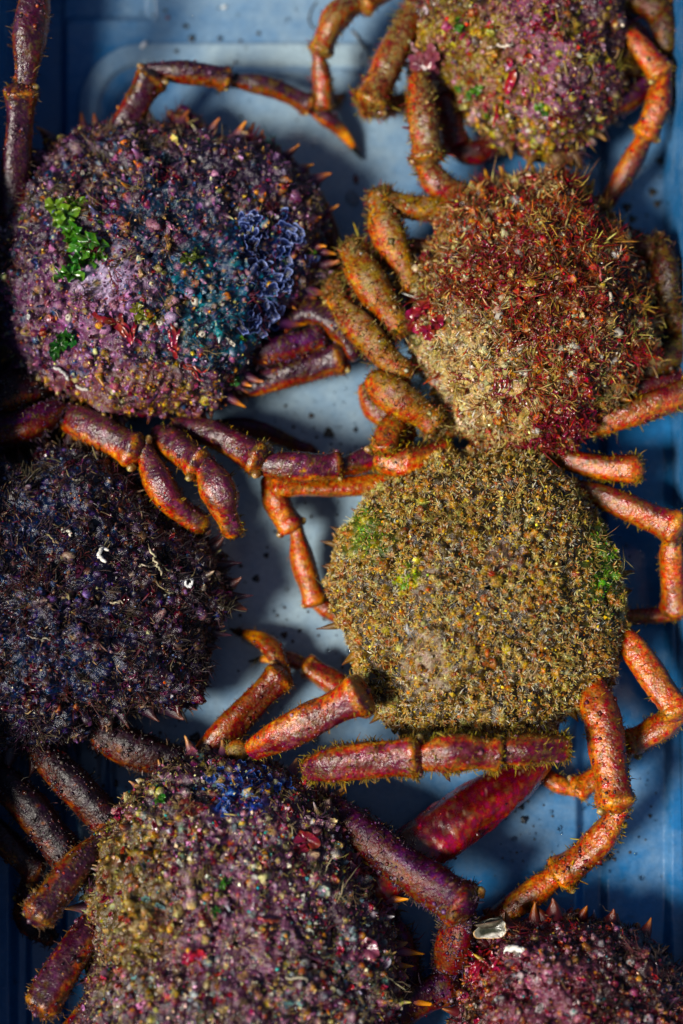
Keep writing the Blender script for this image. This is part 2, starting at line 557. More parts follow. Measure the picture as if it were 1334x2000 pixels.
def pick_n(pal, P, seed, jit=.22, sc=130):
    """palette colours in patches: like colours sit together"""
    n = len(P)
    cs = np.array([hexc(p[0]) for p in pal]); ws = np.array([p[1] for p in pal], float)
    f = fbm(P, sc, 3, seed) + fbm(P, sc * 3.1, 2, seed + 5) * .5 + R.normal(0, jit, n)
    u = np.argsort(np.argsort(f)) / max(n, 1)
    u = (u + R.uniform(-.03, .03, n)) % 1.0
    i = np.searchsorted(np.cumsum(ws) / ws.sum(), np.clip(u, 0, .9999))
    i = np.where(R.rand(n) < .3, R.choice(len(pal), n, p=ws / ws.sum()), i)
    C = cs[i] * R.lognormal(0, .38, (n, 1)) * R.uniform(0.85, 1.15, (n, 3))
    return np.clip(C, 0, 0.95)

def pick_z(c, P, pal, pz, seed):
    """palette colours, replaced inside px zones by the zone's own palette"""
    C = pick_n(pal, P, c.seed + 200)
    if pz:
        for (z, zp), wz in zip(pz, zone_w(to_px(P), P, [a[0] for a in pz], seed)):
            m = R.rand(len(P)) < wz
            if m.any():
                C[m] = pick_n(zp, P[m], c.seed + 300)
    return C

def tubercles(c, n, dmin, rpx, pal, tips, pz=(), spike=0.1, hm=1.0, cover=0.75, vary=.42, keep=.55):
    """knobs grown out of the shell itself (one continuous surface), then a few loose sharp spikelets"""
    P, N = sample(c.V, c.T, c.N, n * 6, -0.35)
    k = thin(P, dmin * PX)[:n * 2]
    P, N = P[k], N[k]
    n = len(P)
    C0 = pick_z(c, P, pal, pz, c.seed + 71)
    C1 = np.minimum(pick(tips, n), .5)
    C0 = np.minimum(C0, .36)
    big = sstep(-.2, .35, fbm(P, 75, 3, c.seed + 15))
    sz = rpx * PX * np.clip(R.lognormal(0, vary, n) * (.62 + .62 * big), .3, 1.9)
    hh = sz * R.uniform(.45, 1.35, n) * hm * (R.rand(n) < keep + (1 - keep) * big)
    tipw = R.rand(n) ** 1.3
    kd = KDTree(n)
    for i in range(n):
        kd.insert(P[i], i)
    kd.balance()
    top = np.nonzero(c.N[:, 2] > -0.6)[0]
    wob = fbm(c.V, 500, 2, c.seed + 7) * .35
    d = np.full(len(c.V), 9.0); idx = np.zeros(len(c.V), int)
    find = kd.find
    Vl = c.V.tolist()
    for i in top.tolist():
        _, j, dist = find(Vl[i])
        d[i] = dist; idx[i] = j
    t = d / (sz[idx] * 1.15) * (1 + wob)
    prof = np.where(t < 1, (1 - np.clip(t, 0, 1) ** 2) ** 1.5, 0) + .35 * np.where(t < .42, (1 - np.clip(t / .42, 0, 1) ** 2), 0)
    V = c.V + c.N * (prof * hh[idx])[:, None]
    fine = fbm(V, 900, 3, c.seed + 8)
    V = V + c.N * (fine * .0005)[:, None]
    C = mixc(c.C, C0[idx], sstep(1.15, .55, t + fine * .4) * cover)
    C = mixc(C, np.clip(C1[idx], 0, .95), sstep(.5, .15, t + fine * .2) * tipw[idx])
    N2 = vnormals(V, c.T)
    if N2[:c.nc, 2].mean() < 0: N2 = -N2
    c.V, c.N = V, N2
    c.bvh = BVHTree.FromPolygons(V.tolist(), c.T.tolist())
    c.cara = mesh_obj('carapace', V, c.T, M_SHELL, c.root, C, True, c.org)
    if spike:
        m = R.rand(n) < spike * .5
        acc = Acc()
        stamp(acc, *SPIKE, P[m] + N[m] * (hh[m] * .5)[:, None], N[m] + R.normal(0, .25, (m.sum(), 3)), sz[m] * .62, C0[m] * .7, C1[m], R.normal(0, .06, m.sum()), R.uniform(.6, 1.2, m.sum()))
        o = acc.build('spikelets', M_CRUST, c.root, c.org)
        o['kind'] = 'stuff'
    return P + N * (hh * .6)[:, None], N, sz

def fuzz(c, n, lpx, pal, pz=(), spread=0.8, tip=1.5, dens=None, name='algal_fuzz', zmin=0.0, wd=1.0):
    P, N = sample(c.V, c.T, c.N, n, zmin)
    if dens is not None:
        keep = R.rand(n) < dens(to_px(P), P)
        P, N = P[keep], N[keep]
    keep = R.rand(len(P)) < 0.12 + sstep(-.25, .2, fbm(P, 330, 2, c.seed + 77))
    P, N = P[keep], N[keep]
    # clumped: blades lean towards a smoothly varying direction
    lean = np.stack([fbm(P, 300, 2, c.seed + 81 + i) for i in range(3)], -1)
    D = N + lean * spread * 1.6 + R.normal(0, spread * .5, N.shape)
    D /= np.linalg.norm(D, axis=1, keepdims=True)
    C = pick_z(c, P, pal, pz, c.seed + 91)
    L = lpx * PX * R.lognormal(0, .35, len(P))
    acc = Acc()
    tv, tt, tc = BLADE
    tv = tv * np.array([wd, wd, 1])
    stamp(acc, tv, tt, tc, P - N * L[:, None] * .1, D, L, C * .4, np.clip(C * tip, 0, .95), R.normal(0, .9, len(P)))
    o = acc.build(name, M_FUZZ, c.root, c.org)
    o['kind'] = 'stuff'

def weed_tufts(c, n, per, lpx, pal, wd=.34, zmin=-.1, spread=9):
    """shaggy clumps of fine weed combed one way each"""
    P, N = sample(c.V, c.T, c.N, n, zmin)
    cl = pick_n(pal, P, c.seed + 400)
    T, B, Nn = frames(N)
    P2, D2, L2, C2 = [], [], [], []
    for i in range(n):
        k = int(per * R.uniform(.4, 1.5))
        sp_ = spread * PX * R.uniform(.5, 1.5)
        o_ = T[i] * R.normal(0, sp_, (k, 1)) + B[i] * R.normal(0, sp_, (k, 1))
        dr = N[i] * R.uniform(.2, .8) + T[i] * R.uniform(.4, 1.0)
        P2.append(P[i] + o_); D2.append(dr + R.normal(0, .33, (k, 3)))
        L2.append(lpx * PX * R.uniform(.5, 1.4) * R.lognormal(0, .3, k)); C2.append(np.tile(cl[i], (k, 1)) * R.lognormal(0, .25, (k, 1)))
    P2, D2, L2, C2 = map(np.concatenate, (P2, D2, L2, C2))
    acc = Acc()
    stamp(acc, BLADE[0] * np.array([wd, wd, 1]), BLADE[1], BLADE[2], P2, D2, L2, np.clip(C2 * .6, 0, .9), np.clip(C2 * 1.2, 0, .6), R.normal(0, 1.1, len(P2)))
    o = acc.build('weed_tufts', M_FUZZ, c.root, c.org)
    o['kind'] = 'stuff'

def grit(c, n, rpx, pal, pz=(), name='encrusting_grit'):
    P, N = sample(c.V, c.T, c.N, n, 0.0)
    C = pick_z(c, P, pal, pz, c.seed + 101)
    sz = rpx * PX * R.lognormal(0, .45, n)
    acc = Acc()
    stamp(acc, *GRAIN, P + N * sz[:, None] * .3, N + R.normal(0, .5, N.shape), sz, C * .8, np.clip(C * 1.15, 0, .95))
    o = acc.build(name, M_CRUST, c.root, c.org, smooth=False)
    o['kind'] = 'stuff'

def flakes(c, n, rpx, pal, pz=(), name='seaweed_scraps'):
    P, N = sample(c.V, c.T, c.N, n, 0.1)
    C = pick_z(c, P, pal, pz, c.seed + 111)
    sz = rpx * PX * np.clip(R.lognormal(0, .45, n), .4, 2)
    acc = Acc()
    wch = R.randint(0, 6, n)
    for i in range(6):
        m = wch == i
        stamp(acc, *FLAKES[i], P[m] + N[m] * 0.0004, N[m] + R.normal(0, .4, (m.sum(), 3)), sz[m], C[m] * .6, np.clip(C[m] * 1.1, 0, .8), R.normal(0, .2, m.sum()))
    o = acc.build(name, M_WEED, c.root, c.org)
    o['kind'] = 'stuff'

def surf(c, px, py, up=0.0):
    d = Vector(ray(px, py)).normalized()
    hit = c.bvh.ray_cast(Vector(CL), d)
    if hit[0] is None:
        hit = c.bvh.find_nearest(Vector(at(px, py, 0.045)))
        return np.array(hit[0]), np.array(hit[1])
    return np.array(hit[0]) + np.array(hit[1]) * up, np.array(hit[1])

_spine_cache = {}
def spine_mesh(c, c0, c1):
    key = (c.seed, c0, c1)
    if key not in _spine_cache:
        prof = [(1.25, -0.6, 0), (1.0, 0.2, 0), (.78, 1.1, .05), (.52, 2.0, .25), (.3, 2.8, .75), (.14, 3.5, 1), (0, 3.8, 1)]
        tv, tt, tw = tmpl_rings(prof, 12)
        tv = tv + np.stack([0.045 * tv[:, 2] ** 2, 0 * tv[:, 2], 0 * tv[:, 2]], -1)
        tv[:, :2] += fbm(tv, 2.2, 3, c.seed)[:, None] * .18
        C = mixc(np.tile(hexc(c0), (len(tv), 1)), hexc(c1), tw)
        _spine_cache[key] = mesh_data('spine', tv, tt, C)
    return _spine_cache[key]

def spines(c, lst, c0, c1):
    """lst of (px, py, base radius px, length factor, lift): pointing outward from the crab's middle"""
    me = spine_mesh(c, c0, c1)
    mid = c.V.mean(0)
    for s in lst:
        px, py, r, lf, lift = s[:5]
        hit = c.bvh.find_nearest(Vector(at(px, py, 0.036)))
        p = np.array(hit[0]); nn = np.array(hit[1])
        dr = p - mid; dr[2] = 0
        dr /= np.linalg.norm(dr)
        if len(s) > 5:
            a = math.radians(s[5]); dr = np.array([math.cos(a), math.sin(a), 0])
        dr = dr * 1.0 + nn * 0.25 + np.array([0, 0, lift])
        dirv = Vector(dr).normalized()
        o = link('spine', me, M_CRUST, c.cara)
        rot = dirv.to_track_quat('Z', 'Y').to_matrix().to_4x4()
        o.matrix_local = Matrix.Translation(Vector(p - c.org)) @ rot @ Matrix.Rotation(random.uniform(0, 6.28), 4, 'Z') @ Matrix.Diagonal((r * PX, r * PX, r * PX * lf, 1))

def margin_spines(c, n, r, c0, c1, lf=(0.6, 1.2)):
    crv = c.q[(c.nr - 1) * c.nc: c.nr * c.nc]
    lst = []
    for i in range(n):
        k = int((i + random.uniform(-.3, .3)) / n * c.nc) % c.nc
        p = crv[k]
        if -60 < p[0] < 1394 and -60 < p[1] < 2060:
            lst.append((p[0], p[1], r * random.uniform(.7, 2.0), random.uniform(*lf) * .8, random.uniform(.1, .9)))
    spines(c, lst, c0, c1)

# ------------------------------------------------------------------ legs
STY = {
    'crimson': dict(mot='861c16', top='5e1c2c', top2='8c505a', side='c25214', pale='dc9440', dark='3a1014', br=('94782c', 'a8843a', '7a5a24')),
    'umber': dict(moss='4a4020', mot='4a1c14', top='26150e', top2='44281a', side='5a240e', pale='8a5a30', dark='140a08', br=('5a4424', '4a3a1c', '5a2a1c')),
    'purple': dict(mot='451420', top='341626', top2='563046', side='a04412', pale='d08a38', dark='1a0a12', br=('6a5028', '4a3830', '7a5a30')),
    'maroon': dict(mot='5e1c26', top='3e1828', top2='70384c', side='b04a12', pale='d8923a', dark='2c1018', br=('8a7028', 'a07a30', '5a4020')),
    'orange': dict(mm=.55, mot='963c10', top='7a2812', top2='4a181a', side='c05a12', pale='d88c34', dark='5a1208', br=('a07c1e', 'b8781e', '7a6a18')),
    'tan': dict(moss='7c6850', mot='8a3a26', top='8a6a34', top2='a8834a', side='b4561a', pale='c8a45a', dark='5a1a12', br=('8a7040', '6a5c28', '9c7c48', '7a2a18')),
    'brown': dict(moss='6e6040', mot='7a4a34', top='56281a', top2='7c4a2c', side='b0481a', pale='c08a44', dark='4a1012', br=('93702e', '7a2020', '8a7a3c')),
    'dark': dict(mot='2c0c14', top='140810', top2='2a1222', side='4e1c0c', pale='9a5a30', dark='120a10', br=('4a3c34', '3a2430', '5a5048')),
    'redclaw': dict(moss='4a1010', mm=.4, mot='5a0c10', top='4a0a0e', top2='48161c', side='a80a05', pale='b8180a', dark='4a0808', br=('8a3020',)),
    'plum': dict(top='30122a', top2='502450', side='6e220e', pale='a05a34', dark='180a14', br=('5a4450', '4a3a50', '6a5a40')),
    'rust': dict(top='5a2416', top2='6a2a1a', side='94400e', pale='c07a24', dark='3a1008', br=('8a6a20', '7a4a18')),
}

def leg(c, segs, style, dorsal=(0.15, 0.25, 0.95), fuzzn=260, flen=9, tip=False, spk=0.0, sideb=0.0, name='leg', knobs=True, mat=None, cut=False):
    """segs: list of segments; each a list of (px, py, z mm, r px) way points, smooth inside a segment"""
    S = STY[style]
    ct_, c2, cs, cp, cdk = [hexc(S[k]) for k in ('top', 'top2', 'side', 'pale', 'dark')]
    dv = np.array(dorsal, float); dv /= np.linalg.norm(dv)
    acc = Acc(); fz = []; tipdata = None
    seed = R.randint(10000)
    for si, sg in enumerate(segs):
        W = np.array([np.append(at(p[0], p[1], p[2] / 1000), p[3] * PX) for p in sg])
        if si:
            dW = W[1, :3] - W[0, :3]
            W[0, :3] -= dW / np.linalg.norm(dW) * W[0, 3] * .55
        if len(W) == 2:
            W = np.array([W[0], W[0] * .67 + W[1] * .33, W[0] * .33 + W[1] * .67, W[1]])
            if not (tip and si == len(segs) - 1):
                W[1, 3] *= 0.98; W[2, 3] *= 0.97
        # catmull-rom resample
        E = np.vstack([2 * W[0] - W[1], W, 2 * W[-1] - W[-2]])
        pts = []
        for i in range(1, len(E) - 2):
            p0, p1, p2, p3 = E[i - 1], E[i], E[i + 1], E[i + 2]
            for t in np.linspace(0, 1, 30, endpoint=(i == len(E) - 3)):
                pts.append(.5 * (2 * p1 + (p2 - p0) * t + (2 * p0 - 5 * p1 + 4 * p2 - p3) * t * t + (3 * p1 - p0 - 3 * p2 + p3) * t ** 3))
        pts = np.array(pts)
        s = np.concatenate([[0], np.cumsum(np.linalg.norm(np.diff(pts[:, :3], axis=0), axis=1))])
        Ltot = s[-1]
        nn = int(np.clip(Ltot / (2.5 * PX), 20, 110))
        last_tip = tip and si == len(segs) - 1
        r_end = pts[-1, 3]
        # parametrise including the round end caps
        u = np.linspace(0, 1, nn)
        ss = u * Ltot
        Q = np.stack([np.interp(ss, s, pts[:, k]) for k in range(4)], -1)
        rr = Q[:, 3] * .88
        flat_end = cut and si == len(segs) - 1
        tn = u
        # narrow neck at the start, collar swelling at the end, capped ends
        rr *= 0.72 + 0.28 * sstep(0.10, 0.40, tn) if si and name == 'leg' else 0.78 + 0.22 * sstep(0.0, 0.30, tn)
        if not last_tip:
            rr *= 1 + 0.14 * np.exp(-((tn - 0.93) / 0.07) ** 2) - 0.10 * np.exp(-((tn - 0.72) / 0.16) ** 2)
        rr *= 1 + .09 * fbm(np.stack([ss, ss * 0 + si, ss * 0], -1), 55, 2, seed + 90) + .04 * fbm(np.stack([ss, ss * 0 + si, ss * 0], -1), 190, 2, seed + 91)
        capl0 = np.clip(ss / (pts[0, 3] * .6), 0, 1)
        rr *= np.sqrt(np.clip(1 - (1 - capl0) ** 2, 0.0004, 1))
        if not last_tip:
            capl1 = np.clip((Ltot - ss) / (r_end * (.3 if flat_end else (.7 if si < len(segs) - 1 else 1.25))), 0, 1)
            rr *= np.sqrt(np.clip(1 - (1 - capl1) ** 2, 0.0004, 1))
        tg = np.gradient(Q[:, :3], axis=0); tg /= np.linalg.norm(tg, axis=1, keepdims=True)
        sd_ = np.cross(tg, np.array([0, 0, 1.0])); sd_ /= np.linalg.norm(sd_, axis=1, keepdims=True) + 1e-9
        upv = np.cross(sd_, tg)
        k = 44
        a = np.linspace(0, 2 * math.pi, k, endpoint=False)
        ring = np.cos(a)[None, :, None] * sd_[:, None] + np.sin(a)[None, :, None] * upv[:, None]
        fac = 1 + .045 * np.cos(4 * (a - .6)) - .05 * np.cos(2 * a - .5) + .03 * np.cos(3 * a + si)
        V = Q[:, None, :3] + ring * (rr[:, None] * fac[None])[..., None]
        V = V.reshape(-1, 3); RN = ring.reshape(-1, 3)
        rv = np.repeat(rr, k); tv = np.repeat(tn, k)
        Ls = np.repeat(ss, k)
        LV = np.stack([np.cos(a)[None] * rr.mean() + 0 * ss[:, None], np.sin(a)[None] * rr.mean() + 0 * ss[:, None], np.repeat(ss[:, None], k, 1)], -1).reshape(-1, 3) + si * 0.37
        LQ = LV * np.array([1, 1, .42])
        bmp = fbm(LQ, 110, 2, seed + si) * 0.15 + fbm(LV, 330, 2, seed + 7 + si) * 0.05
        bmp = bmp + fbm(LV, 160, 2, seed + 3) * .16 * np.exp(-((tv - .96) / .07) ** 2)
        V = V + RN * (rv * bmp)[:, None]
        T = grid_tris(nn, k)
        # colour: dark back, warm flanks, pale blotches
        dd = RN @ dv
        n1 = fbm(LQ, 170, 5, seed + 13, .65); n2 = fbm(LQ, 420, 4, seed + 19, .65); n3 = fbm(LQ, 60, 2, seed + 23); n4 = fbm(LV, 900, 3, seed + 31)
        C = mixc(np.tile(ct_, (len(V), 1)), c2, sstep(-.1, .3, n2))
        C = mixc(C, hexc(S.get('mot', S['dark'])), sstep(.08, .34, fbm(LQ, 230, 4, seed + 43, .65)) * .75 * S.get('mm', 1.0))
        sidew = sstep(0.86 + sideb * .6, 0.46 + sideb * .6, dd + n1 * .5 + n3 * .35)
        C = mixc(C, cs, sidew)
        mm = S.get('mm', 1.0)
        C = mixc(C, cp, sidew * sstep(0.05, .40, n2 + .35 * n1) * .8 * mm)
        C = mixc(C, cp, sstep(.36, .55, n2 + .3 * n4) * .55)
        C = mixc(C, cdk, sstep(.16, .40, -n1 + .4 * n2) * .75 * (.4 + .6 * mm))
        C = mixc(C, hexc('4a2028') if style != 'dark' else cdk, sstep(.05, .4, n4 - .3 * n2) * .55)
        C = mixc(C, hexc('c8a890') if style != 'dark' else hexc('5a4450'), sstep(.48, .62, n4) * .3)
        C = C * .62
        C = C * (0.78 + .5 * sstep(-.3, .3, fbm(LQ, 90, 3, seed + 51)) * (1 + .5 * n4))[:, None]
        C = mixc(C, hexc(S.get('moss', '4a3c1c')) if style != 'dark' else hexc('2a1e28'), sstep(.20, .42, (.28 * (dd > .1) if 'moss' in S else 0) + fbm(LV, 520, 3, seed + 57) + .35 * fbm(LQ, 100, 2, seed + 58)) * .7)
        if last_tip:
            C = mixc(C, hexc('e08a1c'), sstep(.45, .68, tv) * .85)
            C = mixc(C, hexc('0c0808'), sstep(.76, .82, tv + n1 * .03))
        else:
            C = mixc(C, cp, np.exp(-((tv - .92) / .03) ** 2) * .35 * (n2 > -.1))
        acc.add(V, T, C)
        if knobs and not last_tip and si < len(segs) - 1 and r_end > 22 * PX:
            for sg_ in random.choice(((-1,), (1,), (-1, 1))):
                kv, kt, kw = KNOB
                P0 = Q[-5, :3] + sd_[-1] * sg_ * r_end * .74 + np.array([0, 0, r_end * .22])
                stamp(acc, kv, kt, kw, P0[None], (sd_[-1] * sg_ + np.array([0, 0, .6]))[None], np.array([r_end * .22]), hexc('5a3a20')[None], hexc('a8966a')[None])
        fz.append((V, RN, tv, rv, T))
    o = acc.build(name, mat or (M_LEG_FURRED if style in ('dark', 'plum', 'umber', 'tan') else M_LEG), c.root, c.org)
    # bristles: thicker at the joints and along the flanks
    if fuzzn:
        b = Acc()
        for (V, RN, tv, rv, T) in fz:
            n = fuzzn * 6
            idx = R.randint(0, len(V), n)
            dens = 0.25 + 0.75 * np.maximum(np.maximum(2.2 * np.exp(-((tv[idx] - .93) / .06) ** 2), 1.2 * np.exp(-((tv[idx] - .05) / .05) ** 2)), sstep(.55, .0, np.abs(RN[idx] @ np.array([0, 0, 1.0]))) * .8)
            dens = dens * (0.35 + 0.9 * sstep(-.2, .3, fbm(V[idx], 130, 2, seed + 3)))
            idx = idx[(R.rand(n) < dens * (.55 if style in ('tan', 'umber', 'brown', 'crimson', 'plum') else .32)) & (rv[idx] > 5 * PX)]
            n = len(idx)
            if not n: continue
            C = pick([(h, 1) for h in S['br']], n)
            L = flen * .85 * PX * R.lognormal(0, .35, n)
            D = RN[idx] + R.normal(0, .45, (n, 3)) + np.array([0, 0, .15])
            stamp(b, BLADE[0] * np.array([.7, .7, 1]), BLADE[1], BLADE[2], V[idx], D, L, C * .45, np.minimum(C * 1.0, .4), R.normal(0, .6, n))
        if b.n:
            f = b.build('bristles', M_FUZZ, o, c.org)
            f['kind'] = 'stuff'
    if spk:
        b = Acc()
        for (V, RN, tv, rv, T) in fz:
            n = int(spk)
            idx = R.randint(0, len(V), n * 3)
            idx = idx[(RN[idx, 2] > -.1) & (R.rand(n * 3) < sstep(-.15, .3, fbm(V[idx], 120, 3, seed + 70)))]
            n = len(idx)
            C = pick([(S['side'], 1), (S['top2'], 3), (S['top'], 2), (S['br'][0], 1)], n)
            stamp(b, *GRAIN, V[idx], RN[idx] + R.normal(0, .4, (n, 3)), 2.3 * PX * R.lognormal(0, .5, n), np.minimum(C * .5, .3), np.minimum(C * .5 + .5 * C.mean(1, keepdims=True), .35))
        f = b.build('warts', M_CRUST, o, c.org)
        f['kind'] = 'stuff'
    return o

# ================================================================== CRAB: dark purple one, upper left
A = crab('large purple and teal crab with bright green sea lettuce on its back',
         [(105, 290), (180, 268), (270, 258), (350, 268), (440, 283), (525, 305), (580, 340), (618, 400), (628, 470), (608, 550), (560, 615), (505, 680), (480, 735), (440, 785), (380, 805), (300, 812), (205, 805), (105, 768), (32, 712), (-8, 625), (-20, 540), (-6, 440), (40, 345)],
         (310, 545), 0.050, ('140d18', '2a1629', '352a38', '4a382e'),
         [(150, 640, 150, '5e3e56', .65), (230, 560, 80, '9a7e98', .7), (420, 600, 150, '143a48', .8), (330, 430, 140, '162e40', .6), (520, 520, 110, '1c2444', .8), (200, 530, 60, '9c94a8', .7), (230, 760, 200, '6a4a44', .5, 60), (450, 330, 190, '16101c', .7, 80)], seed=3)
palA = [('4c2a40', 4), ('2c1a30', 5), ('6c4a60', 2), ('1c3e56', 3), ('5a4434', 2.5), ('8a7074', .8), ('4a141c', 1.5), ('1a1420', 3)]
zA = [((420, 590, 150, 0, .7), [('125064', 3), ('1a646e', 2), ('22405c', 2), ('6a5a44', 1.5), ('101820', 2)]), ((180, 600, 170, 0, .65), [('7e5a74', 3), ('9c7e94', 1.5), ('6a4238', 2), ('7a6a4c', 2.5), ('3a2434', 2)]),
      ((440, 330, 210, 0, .6, 90), [('2a2030', 3), ('4a3a4c', 2), ('6a4a6a', 1)]), ((250, 770, 220, 0, .7, 60), [('8a6a40', 3), ('7a4a5a', 2), ('a08a5a', 2)])]
tubercles(A, 1500, 13, 7.0, palA, [('c07a44', 3), ('d8a878', 2), ('b08aa0', 2), ('7a6a8a', 1)], zA, .13)
grit(A, 6500, 2.0, palA + [('b09a70', 2), ('c8a0b8', 1), ('10101a', 3)], zA)
weed_tufts(A, 130, 22, 15, [('2a1826', 4), ('5a2030', 2), ('5a4a34', 3), ('7a6a50', 1.5), ('1c3a40', 1)])
fuzz(A, 4500, 8, [('5a4a38', 3), ('4a3040', 3), ('8a7a50', 2), ('2a2420', 2)], zA, .9, 1.5, wd=.75)
flakes(A, 260, 7, [('7a1018', 3), ('5a1828', 2), ('b06a9a', 1.2), ('c8b8b0', .5), ('3a6a14', .5), ('2a3a6a', 2)])
spines(A, [(605, 490, 11, .9, .3), (600, 560, 13, .9, .2, 0), (560, 635, 13, 1.0, .2, -5), (510, 700, 11, 1.1, .2, -10), (445, 775, 12, 1.0, .2, -30), (390, 792, 10, .9, .2), (590, 420, 10, 1, .4), (455, 295, 15, .8, .7, 75), (545, 320, 10, 1.1, .4, 25), (115, 295, 11, 1.0, .6), (235, 268, 10, 1.1, .6), (290, 265, 10, 1.2, .7), (575, 350, 10, .9, .4), (495, 690, 10, 1.0, .4), (560, 480, 10, .9, .8), (545, 590, 10, .9, .8), (470, 740, 10, .9, .5)], '4a2a48', 'c88a50')
margin_spines(A, 46, 8.5, '3a2038', '9a6a50')

dA = (0.35, 0.45, 0.8)
leg(A, [[(205, 310, 36, 32), (305, 140, 50, 38)], [(295, 138, 48, 26), (380, 142, 46, 28), (455, 158, 40, 27)], [(445, 156, 38, 24), (530, 170, 32, 24), (615, 212, 22, 24)], [(605, 210, 22, 20), (660, 250, 13, 17), (708, 312, 3, 2)]], 'purple', dA, 160, 6, tip=True, spk=60, sideb=-.55)
leg(A, [[(325, 330, 26, 28), (360, 222, 32, 34)], [(358, 222, 30, 30), (430, 320, 26, 30)]], 'plum', dA, 200, 7, spk=80)
leg(A, [[(24, 440, 50, 32), (44, 160, 80, 36)], [(48, 165, 78, 30), (60, 60, 86, 40), (75, -80, 88, 32)]], 'purple', (.1, .3, .95), 300, 9, spk=260, sideb=-.5)
leg(A, [[(590, 330, 22, 16), (635, 420, 26, 20), (658, 500, 22, 20), (655, 600, 14, 18)]], 'rust', dA, 160, 6)
leg(A, [[(450, 765, 22, 28), (560, 735, 28, 30), (680, 695, 32, 36)], [(690, 690, 34, 30), (665, 640, 36, 38), (600, 610, 34, 34), (540, 640, 30, 30)]], 'purple', (0, .3, .9), 180, 7, spk=120, sideb=-.4)
leg(A, [[(480, 700, 32, 30), (560, 680, 36, 34), (640, 655, 36, 30)]], 'plum', (0, .3, .9), 260, 8, spk=160)
leg(A, [[(118, 805, 34, 36), (195, 845, 44, 42), (282, 892, 52, 42)], [(282, 880, 50, 32), (315, 950, 50, 40), (345, 990, 46, 34), (408, 1035, 38, 28)]], 'maroon', (.45, .6, .7), 240, 8, spk=60, sideb=-.68)
leg(A, [[(300, 845, 38, 28), (350, 875, 48, 36), (398, 920, 58, 38)], [(398, 905, 56, 32), (430, 960, 56, 42), (440, 1000, 52, 34), (462, 1050, 42, 28)]], 'maroon', (.45, .5, .7), 240, 8, spk=60, sideb=-.68)
leg(A, [[(335, 830, 32, 24), (420, 850, 42, 34), (525, 905, 52, 42)], [(508, 908, 50, 32), (600, 912, 50, 34), (672, 908, 46, 33)], [(655, 912, 44, 30), (730, 890, 38, 30), (810, 835, 28, 22)]], 'maroon', (0, .5, .8), 260, 8, spk=60, sideb=-.68)
leg(A, [[(400, 835, 12, 20), (500, 838, 10, 22), (620, 890, 5, 14)]], 'plum', dA, 90, 6)
leg(A, [[(125, 790, 26, 18), (20, 785, 22, 22), (-60, 800, 20, 22)]], 'rust', dA, 60, 6)
leg(A, [[(110, 745, 34, 34), (30, 765, 40, 54), (-40, 800, 40, 60)]], 'dark', dA, 700, 10, spk=600)
leg(A, [[(160, 830, 14, 22), (90, 850, 12, 30), (-20, 870, 10, 30)]], 'dark', dA, 300, 9, spk=200)
leg(A, [[(130, 790, 40, 26), (60, 830, 46, 36), (-20, 850, 44, 38)]], 'plum', dA, 420, 9, spk=300)
leg(A, [[(60, 720, 20, 30), (30, 830, 16, 34), (70, 900, 10, 24)]], 'dark', dA, 300, 9, spk=200)

# ================================================================== CRAB: mauve one at the top
B = crab('mauve and olive crusted crab with two short horns hanging over the crab below it',
         [(800, -60), (797, 40), (800, 100), (822, 150), (872, 190), (910, 230), (945, 258), (975, 285), (1010, 292), (1045, 310), (1085, 318), (1120, 308), (1150, 270), (1190, 235), (1210, 150), (1222, 60), (1230, -60), (1180, -230), (1010, -300), (850, -230)],
         (1010, 30), 0.046, ('24141a', '4a2e34', '54482e', '1c1414'),
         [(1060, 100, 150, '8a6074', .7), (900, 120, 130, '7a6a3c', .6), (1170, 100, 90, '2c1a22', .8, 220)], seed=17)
palB = [('6e3c48', 4), ('946878', 2.5), ('7a642c', 3.5), ('6a1a1e', 3), ('94803e', 3), ('2c2028', 3), ('b09a98', 1)]
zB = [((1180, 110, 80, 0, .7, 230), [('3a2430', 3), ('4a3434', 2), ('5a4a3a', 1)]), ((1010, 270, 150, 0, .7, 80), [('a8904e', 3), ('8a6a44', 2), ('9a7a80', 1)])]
tubercles(B, 1300, 13, 7, palB, [('c89a6a', 3), ('d0a8b0', 2), ('c0b080', 2)], zB, .1)
grit(B, 5500, 2.1, palB + [('cdbdb8', 1), ('1a1214', 3), ('9a1420', 1)], zB)
weed_tufts(B, 150, 24, 15, [('7a642c', 4), ('6a1a1e', 3), ('94803e', 3), ('4a2a30', 2)])
fuzz(B, 5500, 9, [('8a7438', 3), ('a0884e', 2), ('6a3a34', 2), ('b8a070', 1)], zB, .9, 1.5, wd=.75)
flakes(B, 300, 8, [('a01018', 4), ('7a1428', 2), ('c8a0b0', 1), ('5a8a14', .7), ('c8b898', .7)])
spines(B, [(1085, 318, 18, .8, .1, -85), (1040, 308, 13, .7, .2, -98), (995, 288, 10, .8, .3, -74), (1128, 306, 14, .6, .2, -66), (1165, 258, 9, .9, .2, -40)], '5a4430', '8a6c48')
margin_spines(B, 24, 6, '4a3430', '8a6a48')
dB = (.3, .3, .9)
leg(B, [[(820, -60, 40, 22), (700, 15, 46, 30)], [(705, 5, 44, 26), (655, 35, 46, 33), (622, 112, 40, 27)], [(622, 105, 38, 20), (630, 160, 30, 24), (632, 218, 22, 27)], [(628, 212, 18, 18), (655, 200, 12, 12), (677, 182, 6, 3)]], 'brown', dB, 240, 7, tip=True, spk=60, sideb=.15)
leg(B, [[(815, 10, 44, 28), (770, 100, 46, 36), (715, 220, 42, 42)], [(715, 215, 36, 26), (820, 195, 26, 26)]], 'brown', dB, 420, 10, spk=160)
leg(B, [[(815, 140, 50, 26), (826, 230, 52, 36), (838, 325, 48, 38)], [(828, 318, 46, 34), (862, 365, 46, 34), (945, 392, 40, 26)]], 'brown', dB, 480, 10, spk=160, sideb=.1)
